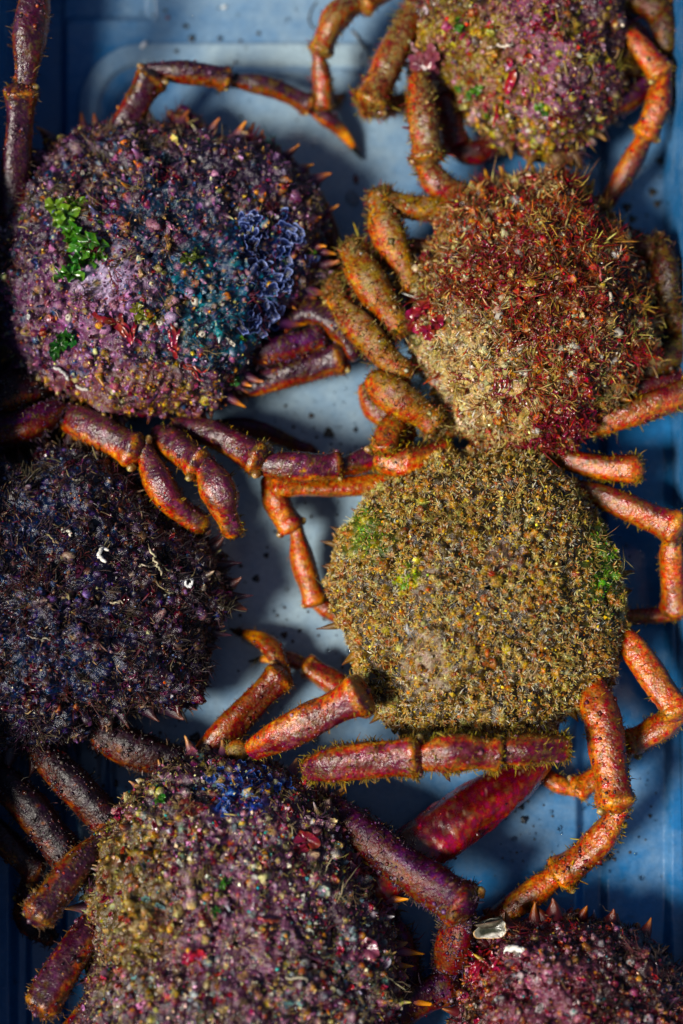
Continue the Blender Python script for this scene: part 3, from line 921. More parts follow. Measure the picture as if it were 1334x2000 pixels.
leg(B, [[(862, 180, 34, 30), (892, 295, 28, 36)], [(880, 285, 26, 28), (930, 298, 26, 28), (985, 262, 24, 24)]], 'redclaw', dB, 220, 7, spk=200)
leg(B, [[(1225, 60, 44, 24), (1300, 155, 44, 36)], [(1298, 145, 42, 28), (1280, 220, 40, 32), (1255, 275, 34, 33)], [(1262, 260, 34, 28), (1220, 340, 28, 28), (1165, 420, 16, 18)]], 'orange', (.7, -.2, .6), 200, 7, spk=60)
leg(B, [[(1160, 200, 34, 30), (1220, 195, 34, 32), (1275, 160, 30, 26)]], 'plum', dB, 180, 7, spk=80)
leg(B, [[(1200, -30, 38, 34), (1300, 30, 40, 38)], [(1296, 20, 40, 32), (1300, 110, 36, 30)]], 'umber', dB, 260, 8, spk=160)
leg(B, [[(1180, 120, 40, 22), (1250, 140, 36, 24)]], 'umber', dB, 100, 8, spk=90)
leg(B, [[(1190, 40, 30, 30), (1245, 90, 30, 36), (1262, 150, 26, 30)]], 'plum', dB, 300, 8, spk=160)

# ================================================================== CRAB: tan and red one on the right
C_ = crab('tan crab matted with dark red seaweed tufts on its domed back',
          [(905, 395), (960, 365), (1040, 352), (1115, 365), (1175, 425), (1230, 500), (1268, 600), (1270, 690), (1222, 765), (1160, 840), (1080, 882), (985, 888), (905, 852), (862, 790), (815, 700), (798, 640), (806, 570), (838, 490), (875, 425)],
          (1030, 630), 0.050, ('2a1a10', '50361c', '6a4e2a', '34100c'),
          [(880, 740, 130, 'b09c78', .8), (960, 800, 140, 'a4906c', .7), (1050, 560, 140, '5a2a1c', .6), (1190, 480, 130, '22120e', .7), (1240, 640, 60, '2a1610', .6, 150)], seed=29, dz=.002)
palC = [('76624a', 3.5), ('928062', 2.5), ('ae9e80', 2), ('7a2a1a', 3), ('8a1818', 2), ('a0561c', 2), ('5a3a22', 2), ('c8b080', 1)]
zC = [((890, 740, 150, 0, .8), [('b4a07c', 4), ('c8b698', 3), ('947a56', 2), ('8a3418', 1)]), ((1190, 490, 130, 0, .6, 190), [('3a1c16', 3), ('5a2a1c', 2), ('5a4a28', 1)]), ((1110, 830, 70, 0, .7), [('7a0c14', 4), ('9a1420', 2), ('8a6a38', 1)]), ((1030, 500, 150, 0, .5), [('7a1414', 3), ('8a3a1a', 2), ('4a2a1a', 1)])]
tubercles(C_, 1100, 14, 7, palC, [('b8946a', 3), ('a0583a', 2), ('c8b698', 1)], zC, .08)
grit(C_, 5000, 2.2, palC + [('d0c4a8', .7), ('1a0e0a', 2)], zC)
weed_tufts(C_, 230, 24, 16, [('b08a4c', 3.5), ('7a120f', 4), ('8a3818', 2), ('a08860', 1.5), ('5e5a2c', 1)], zmin=-.2)
fuzz(C_, 13000, 11, [('98794a', 4), ('b4945c', 4), ('7a1410', 4), ('84301a', 3), ('5e5a34', .7), ('b89e74', 1.5)], zC, 1.0, 1.5, wd=.72)
flakes(C_, 240, 8, [('8a0c16', 5), ('a81a24', 2), ('c8bfb0', .5), ('b06a2a', 1)], zC)
spines(C_, [(1042, 352, 12, 1.0, .1, 88), (1110, 362, 10, .9, .2, 70), (802, 575, 6, 1.9, .2, 135), (820, 490, 6, 1.7, .2, 130), (960, 365, 9, .9, .3)], '7a5a30', 'c8944a')
margin_spines(C_, 26, 6.5, '7a5a30', 'b88a48')
dC = (.35, .4, .85)
leg(C_, [[(920, 405, 40, 24), (830, 408, 46, 28), (735, 395, 46, 36)], [(740, 385, 46, 34), (755, 450, 50, 38), (812, 575, 44, 30)]], 'tan', dC, 620, 10, spk=200, sideb=-.15)
leg(C_, [[(900, 465, 34, 18), (850, 480, 36, 22), (790, 480, 34, 20)]], 'orange', dC, 80, 6)
leg(C_, [[(800, 520, 30, 24), (690, 492, 46, 32)], [(682, 485, 46, 32), (720, 550, 52, 44), (792, 660, 46, 34)]], 'tan', dC, 620, 10, spk=220, sideb=-.1)
leg(C_, [[(655, 540, 36, 20), (660, 600, 44, 30)], [(655, 585, 46, 30), (710, 650, 50, 40), (800, 745, 44, 30)]], 'tan', dC, 560, 11, spk=200, sideb=.05)
leg(C_, [[(718, 735, 44, 32), (770, 775, 48, 42), (862, 835, 42, 34)], [(850, 830, 40, 22), (890, 845, 34, 22)]], 'tan', dC, 460, 10, spk=160, sideb=.15)
leg(C_, [[(712, 745, 26, 24), (735, 800, 24, 32), (790, 835, 26, 26)]], 'orange', dC, 180, 7)
leg(C_, [[(795, 810, 34, 24), (760, 840, 42, 32), (748, 895, 46, 40)], [(745, 900, 44, 34), (800, 905, 42, 40), (890, 880, 36, 34)]], 'orange', (-.1, .9, .3), 620, 9, spk=60, sideb=.1)
leg(C_, [[(1175, 465, 36, 32), (1290, 490, 42, 36)], [(1285, 480, 42, 32), (1302, 540, 42, 34), (1305, 620, 38, 32)], [(1300, 600, 38, 30), (1350, 660, 34, 34)]], 'umber', dC, 560, 10, spk=260)
leg(C_, [[(1235, 740, 30, 30), (1310, 690, 34, 34), (1370, 640, 34, 32)]], 'umber', dC, 320, 9, spk=160)
leg(C_, [[(1110, 850, 30, 20), (1200, 818, 40, 32), (1300, 782, 44, 36), (1380, 760, 44, 36)]], 'orange', (-.4, .8, .5), 420, 9, spk=120)
leg(C_, [[(1190, 790, 30, 22), (1260, 760, 34, 28), (1345, 745, 34, 30)]], 'redclaw', dC, 180, 7, spk=60)
leg(C_, [[(1050, 880, 30, 18), (1150, 908, 40, 30), (1262, 920, 46, 36)]], 'orange', (.1, .9, .5), 460, 9, spk=120, sideb=-.1)
leg(C_, [[(1240, 930, 28, 20), (1180, 925, 22, 22), (1120, 905, 20, 20)]], 'redclaw', dC, 60, 6)

# ================================================================== CRAB: golden one in the middle
D = crab('golden brown crab covered in rosettes of short fuzzy algae',
         [(690, 1015), (740, 962), (830, 912), (940, 888), (1040, 902), (1110, 950), (1160, 1010), (1200, 1090), (1217, 1170), (1205, 1255), (1190, 1325), (1140, 1368), (1065, 1420), (960, 1452), (850, 1442), (765, 1412), (705, 1345), (698, 1280), (668, 1215), (650, 1140), (662, 1065)],
         (938, 1170), 0.052, ('1c140a', '38290f', '544426', '100a06'),
         [(835, 1290, 55, '8a7a6a', .7, 75), (830, 1130, 35, '7a6a60', .5, 60), (990, 1090, 45, '6a5a54', .5, 40), (720, 1040, 60, '4a5a14', .6), (1180, 1110, 50, '3e5216', .6, 110)], seed=43, dz=.003, lump=.7)
zD = [((712, 1035, 40, 0, .8, 56), [('4c6e14', 3), ('8a8438', 2)]), ((1185, 1100, 34, 0, .6, 90), [('4a7a10', 3), ('7a8a24', 2)]), ((800, 1130, 40, 0, .5), [('6a8a1a', 2), ('a0863a', 2)])]
palD = [('cc9c5c', 5), ('d6ae78', 4), ('9c7444', 3), ('86703c', 1.2), ('e0c8a0', 2)]
def bald(q, P):
    d = np.minimum(np.hypot((q[:, 0] - 835) / 60, (q[:, 1] - 1290) / 85), np.hypot((q[:, 0] - 990) / 55, (q[:, 1] - 1090) / 45))
    d = np.minimum(d, np.hypot((q[:, 0] - 820) / 30, (q[:, 1] - 1140) / 50))
    return 0.22 + 0.78 * sstep(.5, 1.15, d + fbm(P, 160, 3, 7) * .5)
P_, N_, S_ = tubercles(D, 1900, 14, 6.6, [('a47c52', 4), ('b28c62', 4), ('82603c', 3), ('6e4628', 2), ('665a3c', 1)], [('7c401c', 4), ('54280f', 4), ('8e7248', 1)], zD, 0, 1.1, .9, .25, .9)
def rosettes(c, P, N, S, pal, pz):
    k = 16
    dens = bald(to_px(P), P)
    m = R.rand(len(P)) < dens ** .6
    P, N, S = P[m], N[m], np.clip(S[m] * .72, 3 * PX, 7 * PX)
    T, B, Nn = frames(N)
    acc = Acc()
    for j in range(k):
        a = 2 * math.pi * (j + R.uniform(-.3, .3, len(P))) / k
        dirn = T * np.cos(a)[:, None] + B * np.sin(a)[:, None]
        base = P + dirn * (S * .95)[:, None]
        D_ = dirn * R.uniform(.5, 1.3, (len(P), 1)) + Nn * R.uniform(.3, 1.0, (len(P), 1)) + R.normal(0, .15, P.shape)
        C = pick_z(c, P, pal, pz, c.seed + 91)
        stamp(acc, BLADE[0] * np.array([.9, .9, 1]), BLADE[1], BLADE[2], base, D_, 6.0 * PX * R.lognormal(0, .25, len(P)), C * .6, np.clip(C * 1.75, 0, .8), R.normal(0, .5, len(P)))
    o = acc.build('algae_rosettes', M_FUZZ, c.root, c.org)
    o['kind'] = 'stuff'
rosettes(D, P_, N_, S_, palD, zD)
fuzz(D, 7000, 5, palD, zD, .9, 1.4, bald, wd=.8)
grit(D, 4500, 2.0, [('8a6a34', 3), ('b89a5a', 2), ('3a2c1a', 2), ('6a3a1a', 2)], zD)
weed_tufts(D, 110, 20, 11, [('b8985a', 4), ('8a7434', 3), ('d0b478', 2)], zmin=-.3)
spines(D, [(1122, 1372, 7, 2.1, 0, -62), (668, 1218, 9, 1.5, 0, 200), (656, 1065, 8, 1.2, .1, 160), (668, 1040, 7, 1.0, .1, 150), (1216, 1215, 8, 1.2, .1, -10), (852, 1440, 26, .85, -.1, -84), (800, 1436, 22, .7, -.1, -98), (652, 1110, 7, 1.0, .1, 175)], '5a4426', '3a2018')
margin_spines(D, 30, 6, '7a5a24', '5a3418')
dD = (.5, -.1, .8)
leg(D, [[(820, 935, 34, 22), (680, 950, 36, 24), (525, 952, 36, 26)], [(525, 940, 34, 26), (545, 990, 32, 34), (575, 1040, 28, 34)], [(578, 1025, 28, 24), (592, 1100, 24, 28), (620, 1185, 16, 31)], [(612, 1170, 15, 24), (650, 1195, 12, 23), (710, 1225, 10, 18)]], 'orange', (.9, .2, .4), 70, 6, sideb=.25)
leg(D, [[(730, 1395, 24, 28), (660, 1338, 18, 34), (590, 1295, 14, 26)], [(605, 1302, 13, 22), (550, 1285, 10, 17), (485, 1292, 4, 2)]], 'orange', (.2, .6, .6), 60, 6, tip=True, sideb=.1)
leg(D, [[(1105, 945, 34, 22), (1200, 980, 42, 32), (1335, 1040, 46, 40)], [(1322, 1030, 44, 28), (1312, 1085, 36, 28), (1318, 1205, 18, 32)], [(1325, 1200, 18, 20), (1260, 1202, 16, 19), (1190, 1200, 14, 18)]], 'orange', (.3, .8, .5), 200, 8)
leg(D, [[(1195, 1215, 36, 22), (1250, 1285, 42, 34), (1335, 1405, 46, 38)], [(1330, 1395, 42, 26), (1290, 1420, 36, 34), (1222, 1458, 28, 36)], [(1235, 1450, 26, 24), (1190, 1500, 22, 26), (1120, 1548, 15, 34)], [(1135, 1545, 14, 24), (1080, 1525, 11, 22), (1025, 1480, 8, 14)]], 'orange', (.8, .35, .4), 260, 8, sideb=.1)
leg(D, [[(1150, 1310, 42, 34), (1180, 1430, 50, 44), (1208, 1590, 52, 42)], [(1215, 1575, 46, 30), (1165, 1650, 36, 36), (1085, 1718, 24, 42)], [(1110, 1690, 24, 34), (1010, 1765, 14, 30), (890, 1835, 6, 8)]], 'orange', (.85, .1, .5), 420, 8, spk=160)
leg(D, [[(1085, 1370, 28, 20), (1070, 1440, 28, 22), (1040, 1505, 26, 24)], [(1056, 1484, 26, 40), (1008, 1528, 28, 50), (900, 1600, 30, 62), (780, 1688, 28, 68), (690, 1755, 26, 62)]], 'redclaw', (-.5, .35, .75), 0, 6, name='claw_arm', spk=90, sideb=.12, mat=M_CLAW_RED)

# ================================================================== CRAB: big one at the bottom
E = crab('biggest crab, pink and mauve crusted, with two long legs reaching over the golden crab',
         [(192, 1640), (245, 1562), (320, 1505), (420, 1475), (520, 1490), (600, 1530), (678, 1620), (722, 1720), (752, 1800), (772, 1900), (772, 2000), (750, 2110), (640, 2230), (470, 2270), (300, 2230), (200, 2110), (178, 1980), (172, 1850), (178, 1740)],
         (470, 1830), 0.056, ('1e121c', '3c2636', '4a4034', '18101a'),
         [(520, 1700, 190, '54384a', .5), (450, 1830, 150, '664858', .5), (250, 1750, 100, '5a4c30', .6, 220), (480, 1550, 80, '2a3a6a', .65, 60), (680, 1850, 90, '2a1a26', .6, 200)], seed=57)
palE = [('74505e', 3.5), ('98727e', 2.5), ('523044', 3), ('8a7a58', 4), ('6a262c', 2), ('586866', 1.5), ('a8988c', 1.5), ('2c1c28', 3.5)]
zE = [((250, 1740, 110, 0, .75, 250), [('7c6a3e', 3), ('6e6044', 3), ('8c7e5c', 2), ('5e3c34', 2)]), ((470, 1540, 90, 0, .6, 50), [('3a4a8a', 3), ('5a6aa0', 2), ('8a7a58', 2)]), ((690, 1880, 90, 0, .6, 200), [('3a2434', 3), ('4a5a5a', 1.5), ('6a5a50', 1)])]
tubercles(E, 1900, 13, 7, palE, [('d08a4a', 3), ('d8b0a0', 2), ('c8a070', 2), ('a0a0a8', 1)], zE, .08)
grit(E, 8000, 2.1, palE + [('c0b098', 2), ('1a1018', 3), ('3a7a7a', 1), ('c89ab0', 1)], zE)
weed_tufts(E, 200, 22, 13, [('7a6a48', 4), ('5a2030', 2), ('4a3040', 3), ('94866a', 2), ('6a1418', 1.5)])
fuzz(E, 7500, 8, [('8a7848', 3), ('6a5a40', 3), ('5a3a44', 2), ('a8986a', 1)], zE, .9, 1.5, wd=.75)
flakes(E, 380, 7.5, [('a01420', 4), ('7a1028', 3), ('b06a9a', 1), ('3a8a14', .5), ('c8c0b8', .7), ('6a9a9a', .7)])
spines(E, [(700, 1665, 11, 1.2, .3, 0), (728, 1762, 14, 1.25, .3, 0), (745, 1855, 13, 1.25, .3, -5), (752, 1935, 18, 1.0, .3, -20), (678, 1620, 10, 1.1, .4, 10), (640, 1585, 10, 1.0, .5, 30), (700, 1715, 10, 1.1, .6, 5), (715, 1890, 11, 1.1, .6, 0)], '5a3858', 'd8944a')
margin_spines(E, 34, 7.5, '5a3a50', 'b08a68')
dE = (.1, -.2, .95)
leg(E, [[(485, 1470, 50, 30), (560, 1430, 64, 38), (718, 1350, 80, 44)]], 'crimson', (.25, -.45, .85), 160, 7, spk=160, sideb=.05, cut=True)
leg(E, [[(590, 1505, 56, 32), (680, 1488, 68, 42), (832, 1478, 76, 44)], [(818, 1480, 74, 36), (890, 1470, 78, 44), (985, 1475, 74, 36)], [(965, 1470, 74, 34), (1040, 1462, 72, 36), (1115, 1462, 66, 34)]], 'crimson', (.05, -.3, .9), 560, 9, spk=80, sideb=.08)
leg(E, [[(620, 1560, 32, 44), (740, 1655, 44, 50), (925, 1785, 56, 52)], [(905, 1790, 46, 38), (890, 1840, 34, 42), (865, 1910, 18, 36)]], 'plum', (.3, .3, .9), 640, 9, spk=500)
leg(E, [[(640, 2050, 24, 42), (740, 1985, 30, 46), (900, 1915, 26, 38)]], 'plum', (0, .3, .9), 420, 8, spk=300)
leg(E, [[(205, 1630, 46, 24), (145, 1700, 58, 36), (60, 1805, 66, 46)]], 'purple', (.4, .2, .9), 500, 9, spk=400, sideb=-.15)
leg(E, [[(200, 1780, 36, 36), (140, 1870, 46, 42), (70, 1985, 52, 46)]], 'purple', (-.4, .2, .9), 420, 9, spk=400, sideb=-.15)
leg(E, [[(250, 1930, 24, 34), (170, 2000, 24, 42), (90, 2090, 22, 40)]], 'purple', (.4, .2, .9), 300, 9, spk=160)
leg(E, [[(715, 1760, 24, 34), (780, 1850, 24, 42), (800, 1950, 20, 38)]], 'plum', dE, 700, 11, spk=400)
leg(E, [[(385, 1485, 22, 34), (470, 1400, 26, 36), (560, 1308, 28, 34)], [(555, 1315, 26, 24), (525, 1260, 18, 23), (448, 1228, 5, 2)]], 'rust', (.7, -.5, .5), 200, 7, tip=True, spk=120)
leg(E, [[(480, 1480, 40, 24), (462, 1465, 44, 26), (440, 1470, 44, 22)]], 'tan', dE, 160, 7)

# ================================================================== CRAB: darkest one at the left edge
F = crab('darkest crab, near black and blue, with white worm tubes on its back',
         [(-150, 950), (-40, 900), (60, 905), (150, 880), (250, 925), (325, 1005), (400, 1062), (438, 1105), (446, 1160), (428, 1230), (402, 1300), (380, 1370), (300, 1392), (220, 1402), (150, 1440), (60, 1465), (-40, 1460), (-150, 1400), (-200, 1180)],
         (120, 1180), 0.048, ('0c080e', '181020', '20202e', '281814'),
         [(60, 1000, 140, '182440', .5), (200, 1180, 140, '1c1830', .5), (110, 1300, 150, '1a2640', .5), (330, 1180, 90, '2a161c', .5)], seed=71)
palF = [('1c121e', 5), ('2a1c30', 3), ('1c2a48', 3.2), ('281c40', 2.5), ('40141a', 2.5), ('4a382a', 2.5), ('3a2a38', 2), ('74645a', .8), ('0c0a0e', 5)]
tubercles(F, 1400, 13, 7, palF, [('6a4a3a', 3), ('5a4a6a', 2), ('8a7a6a', 1)], (), .12)
grit(F, 7000, 2.0, palF + [('8a7a68', .8), ('6a7a94', .6), ('9a5a3a', .4)])
weed_tufts(F, 240, 22, 16, [('1c1418', 4), ('3a1c1c', 3), ('3a3028', 3), ('2a1a2c', 3), ('6a5c48', 1)], zmin=-.2)
fuzz(F, 11000, 11, [('2a2222', 4), ('3a2428', 3), ('5a4a38', 2), ('7a6a54', .7), ('3a1418', 2)], (), 1.1, 1.5, wd=.75)
flakes(F, 380, 8, [('4a0c18', 4), ('5a2040', 2), ('2a2a4a', 2), ('8a8078', .3)])
spines(F, [(440, 1105, 11, 1.1, 0, 15), (448, 1165, 11, 1.2, 0, -5), (425, 1235, 9, 1, 0, -20), (405, 1065, 9, 1, .2, 30), (40, 900, 8, 1, .4)], '241822', '4a3038')
margin_spines(F, 40, 9, '241822', '5a3c34')
dF = (.3, .3, .9)
leg(F, [[(180, 1430, 24, 44), (270, 1465, 28, 44), (390, 1500, 26, 40)]], 'dark', dF, 800, 11, spk=600)
leg(F, [[(60, 1450, 34, 28), (140, 1530, 40, 42), (225, 1620, 38, 46)]], 'dark', dF, 420, 9, spk=420)
leg(F, [[(-30, 1490, 34, 34), (60, 1580, 40, 44), (145, 1690, 34, 42)]], 'dark', dF, 500, 9, spk=420)
leg(F, [[(-40, 1590, 32, 28), (85, 1715, 30, 34)], [(70, 1690, 28, 26), (50, 1770, 18, 28)], [(48, 1750, 16, 26), (55, 1800, 12, 30), (110, 1840, 8, 18)]], 'dark', dF, 220, 8, spk=160)
leg(F, [[(300, 1250, 26, 52), (395, 1335, 24, 46)]], 'dark', dF, 700, 11, spk=500)
leg(F, [[(320, 1060, 34, 40), (420, 1090, 32, 40)]], 'dark', dF, 500, 11, spk=400)

# ================================================================== CRAB: lower right corner
G = crab('small maroon crab cut off by the crate corner with an open shell on its brow',
         [(905, 1905), (945, 1840), (1010, 1808), (1085, 1785), (1150, 1795), (1210, 1800), (1275, 1845), (1335, 1905), (1390, 2000), (1400, 2110), (1300, 2230), (1120, 2270), (950, 2210), (890, 2110), (885, 2000)],
         (1130, 2040), 0.044, ('180a0e', '2c161c', '42282e', '140e10'),
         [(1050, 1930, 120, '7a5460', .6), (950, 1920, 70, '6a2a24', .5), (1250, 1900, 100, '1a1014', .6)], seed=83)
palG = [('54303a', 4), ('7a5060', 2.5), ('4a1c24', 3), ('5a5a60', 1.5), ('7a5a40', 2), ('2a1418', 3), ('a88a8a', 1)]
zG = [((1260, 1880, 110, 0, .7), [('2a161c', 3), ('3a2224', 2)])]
tubercles(G, 1100, 13, 7, palG, [('a8704a', 3), ('b8949a', 2), ('8a7a5a', 1)], zG, .1)
grit(G, 5000, 2.1, palG + [('2a5a60', .8), ('b89aa0', .8), ('120a0c', 3)], zG)
weed_tufts(G, 130, 22, 14, [('3a1c20', 4), ('5a1418', 2), ('4a3a2c', 3), ('1c1418', 2)])
fuzz(G, 5500, 8, [('5a4430', 3), ('3a2420', 3), ('7a6240', 1), ('5a1418', 2)], zG, 1, 1.4, wd=.75)
flakes(G, 220, 8, [('8a0c16', 4), ('5a1020', 2), ('b0a098', .4)], zG)
spines(G, [(1085, 1785, 18, .5, .5, 95), (1195, 1798, 14, .5, .5, 75), (1060, 1790, 12, .5, .5, 100)], '38181a', '6a3a28')
margin_spines(G, 24, 7, '4a2428', '8a5a3a')
leg(G, [[(1350, 1990, 30, 34), (1400, 2080, 26, 36)]], 'dark', dF, 200, 9)
leg(G, [[(930, 1960, 30, 34), (895, 2040, 26, 40)]], 'plum', dF, 300, 9, spk=160)

# ================================================================== growth and scraps lying on the crabs
def lobe_mesh(seed, rag=.3, ruffle=.35, nr=7, nc=34):
    rr = np.random.RandomState(seed)
    a = np.linspace(0, 2 * math.pi, nc, endpoint=False)
    ph = rr.uniform(0, 6.3, 8)
    edge = 1 + rag * sum(np.sin((k + 2) * a + ph[k]) / (k + 1.5) for k in range(6))
    V = [np.zeros((nc, 3)) + np.array([1e-4, 0, 0])]
    W = [np.zeros(nc)]
    for i in range(1, nr):
        t = i / (nr - 1)
        z = ruffle * t ** 2 * (np.sin(5 * a + ph[6]) * .6 + np.sin(9 * a + ph[7] + 2 * t) * .5) + ruffle * .5 * t
        V.append(np.stack([t * edge * np.cos(a), t * edge * np.sin(a), z], -1)); W.append(np.full(nc, t))
    return np.concatenate(V), grid_tris(nr, nc), np.concatenate(W)

def lettuce(c, lobes, label, cols, name='sea_lettuce', cat='seaweed', group=None, up=.0015, ruffle=.45, rag=.3):
    acc = Acc()
    p0, _ = surf(c, lobes[0][0], lobes[0][1])
    for i, (px, py, r) in enumerate(lobes):
        p, n = surf(c, px, py, up + .0006 * (i % 4))
        V, T, Wt = lobe_mesh(R.randint(9999), rag, ruffle * 1.5)
        d = np.array([n[0] + R.normal(0, .35), n[1] + R.normal(0, .35), n[2] + .3])
        stamp(acc, V, T, Wt, p[None], d[None], np.array([r * 1.2 * PX]), (hexc(cols[0]) * R.uniform(.7, 1.2))[None], (hexc(cols[1]) * R.uniform(.7, 1.2))[None])
    o = acc.build(name, M_WEED, None, p0)
    o.location = p0
    tag(o, label, cat, group)
    return o

def ribbon(acc, c, path, w, col0, col1, up=.0012, curl=.4):
    P = np.array(path, float)
    t = np.linspace(0, len(P) - 1, 8 * (len(P) - 1) + 1)
    q = np.stack([np.interp(t, np.arange(len(P)), P[:, k]) for k in range(2)], -1)
    pts, nrm = zip(*[surf(c, x, y) for x, y in q])
    pts = np.array(pts); nrm = np.array(nrm)
    k = np.ones(5) / 5
    for ax in range(3):
        pts[:, ax] = np.convolve(np.pad(pts[:, ax], 2, 'edge'), k, 'valid'); nrm[:, ax] = np.convolve(np.pad(nrm[:, ax], 2, 'edge'), k, 'valid')
    tn = np.linspace(0, 1, len(pts))
    pts = pts + nrm * (up + .0012 * np.sin(tn * 7 + R.rand() * 6) ** 2 + .002 * tn ** 3)[:, None]
    tg = np.gradient(pts, axis=0); tg /= np.linalg.norm(tg, axis=1, keepdims=True) + 1e-9
    sd_ = np.cross(tg, nrm); sd_ /= np.linalg.norm(sd_, axis=1, keepdims=True) + 1e-9
    ww = w * PX * (np.sin(np.pi * np.clip(tn * .85 + .12, 0, 1)) ** .6)
    V = []
    for u, lift in ((-1, curl), (-.4, .05), (.4, 0.0), (1, curl * .7)):
        V.append(pts + sd_ * (u * ww)[:, None] + nrm * (lift * ww)[:, None])
    V = np.stack(V, 1).reshape(-1, 3)
    acc.add(V, grid_tris(len(pts), 4, False), mixc(np.tile(hexc(col0), (len(V), 1)), hexc(col1), np.repeat(tn, 4)))

def ribbons(c, paths, label, name='red_seaweed', cat='seaweed', cols=('6a0a18', 'a02434'), group=None, **k):
    acc = Acc()
    p0, _ = surf(c, *paths[0][0][0])
    for pth, w in paths:
        ribbon(acc, c, pth, w, cols[0], cols[1], **k)
    o = acc.build(name, M_WEED, None, p0)
    o.location = p0
    tag(o, label, cat, group)
    return o

def tuft(c, px, py, spread, n, label, cols, w=2.0, lng=26, group=None):
    paths = []
    for i in range(n):
        x, y = px + R.normal(0, spread), py + R.normal(0, spread)
        a = R.uniform(0, 6.3); L = lng * R.uniform(.5, 1.3)
        b = a + R.normal(0, .8)
        paths.append(([(x, y), (x + L * .5 * math.cos(a), y + L * .5 * math.sin(a)), (x + L * .5 * (math.cos(a) + math.cos(b)), y + L * .5 * (math.sin(a) + math.sin(b)))], w * R.uniform(.6, 1.6)))
    return ribbons(c, paths, label, cols=cols, group=group, up=.0016)

GS = 'bright green scraps of sea lettuce'
lettuce(A, [(110, 405, 15), (128, 418, 17), (150, 405, 14), (118, 428, 12), (138, 398, 10)], 'small yellow-green sea lettuce rosette near the rim of the purple crab', ('2c4e06', '688a1c'), group=GS)
lettuce(A, [(140, 452, 15), (152, 470, 18), (166, 488, 17), (180, 478, 16), (196, 492, 16), (168, 508, 18), (155, 522, 16), (140, 535, 15), (122, 542, 12), (188, 505, 13), (130, 462, 12), (160, 455, 12)], 'largest ruffled clump of green sea lettuce across the back of the purple crab', ('143a04', '407a16'), group=GS)
lettuce(A, [(128, 658, 14), (140, 655, 12), (120, 672, 13), (115, 690, 11)], 'dark green curled sea lettuce leaf beside the red frond on the purple crab', ('0e3008', '1f5810'), group=GS)
lettuce(A, [(460, 740, 9), (452, 744, 6)], 'tiny green leaf scrap above the lower rim spine of the purple crab', ('2c6a24', '4a9038'), group=GS)
lettuce(A, [(270, 605, 9), (280, 618, 10), (290, 628, 9), (266, 618, 7)], 'olive yellow weed speck just above the crimson frond on the purple crab', ('4a4a0c', '7a7a1c'), name='olive_weed')
lettuce(A, [(368, 505, 11), (378, 500, 8)], 'olive green weed speck above the teal patch of the purple crab', ('3a4a0c', '5a6a1c'), name='olive_weed')
lettuce(E, [(315, 1566, 8), (322, 1562, 6)], 'one green weed dot on the upper flank of the biggest crab', ('1c480a', '367a16'), group=GS)
lettuce(E, [(440, 1720, 8), (436, 1728, 6)], 'green weed dot on the middle of the biggest crab', ('1c480a', '2e6a16'), group=GS)
lettuce(E, [(408, 1770, 8), (415, 1778, 7)], 'green weed fleck just below the mauve patch of the biggest crab', ('1c480a', '367a16'), group=GS)
lettuce(B, [(890, 45, 9), (896, 52, 7)], 'green weed dot high on the mauve crab near the crate end', ('2c5a0a', '4c7e1a'), group=GS)
lettuce(B, [(930, 178, 9), (922, 184, 7), (898, 170, 6)], 'green weed dots low on the mauve crab beside its left brow', ('2c5a0a', '4c7e1a'), group=GS)
lettuce(B, [(1055, 212, 8), (1062, 218, 6)], 'lowest green weed dot above the horns of the mauve crab', ('2c5a0a', '4c7e1a'), group=GS)

ribbons(A, [([(180, 612), (212, 624), (238, 648), (256, 668)], 7), ([(232, 612), (240, 636), (254, 662)], 5), ([(262, 625), (262, 645), (256, 668)], 4), ([(205, 628), (228, 640), (246, 660)], 5), ([(250, 660), (268, 664), (272, 672)], 3)], 'forked crimson seaweed frond lying on the lilac part of the purple crab')
ribbons(A, [([(338, 632), (342, 660), (338, 690), (344, 706)], 5), ([(330, 640), (338, 668)], 3), ([(350, 640), (340, 672)], 3), ([(328, 668), (338, 690)], 3)], 'feathery dark red weed sprig in the teal part of the purple crab')
ribbons(A, [([(350, 710), (375, 722), (400, 742)], 3), ([(362, 706), (390, 720), (410, 728)], 2.5), ([(372, 720), (380, 738)], 2)], 'thin red weed strands above the lower rim of the purple crab')
ribbons(B, [([(1000, 138), (998, 160), (990, 182)], 9)], 'wet scarlet seaweed strip on the middle of the mauve crab', cols=('8a0814', 'b01420'))
ribbons(B, [([(975, 205), (972, 225), (966, 240)], 4)], 'narrow red weed strip above the left horn of the mauve crab', cols=('7a0814', '981420'))
lettuce(B, [(812, 135, 26), (836, 128, 22), (850, 112, 18), (826, 120, 18), (800, 160, 14)], 'pinkish purple seaweed leaf over the leg joint of the mauve crab', ('5a2030', '8a4450'), name='purple_seaweed', ruffle=.2)
lettuce(C_, [(812, 622, 20), (830, 606, 18), (806, 640, 16), (840, 640, 14), (855, 632, 12)], 'glossy wine red seaweed leaf on the left edge of the tan crab', ('6a0816', '98182a'), name='red_seaweed', ruffle=.25)
tuft(C_, 1110, 820, 26, 70, 'thick dark red seaweed tuft at the lower rim of the tan crab', ('4a0610', '8a1020'))
tuft(C_, 1055, 850, 14, 26, 'small red seaweed tuft hanging off the bottom tip of the tan crab', ('4a0610', '8a1020'))
tuft(C_, 940, 520, 30, 40, 'red weed tuft on the upper left back of the tan crab', ('5a0810', '8a1a18'))
tuft(C_, 990, 745, 40, 46, 'spreading red weed threads across the pale lower back of the tan crab', ('5a0a10', '8a1a18'), 1.6, 30)
tuft(C_, 1060, 610, 36, 46, 'loose dark red weed threads over the crown of the tan crab', ('4a0a10', '7a1a1c'), 1.5, 30)
tuft(C_, 1150, 700, 24, 44, 'red weed threads on the shaded right flank of the tan crab', ('4a0a10', '8a1420'), 1.6, 26)
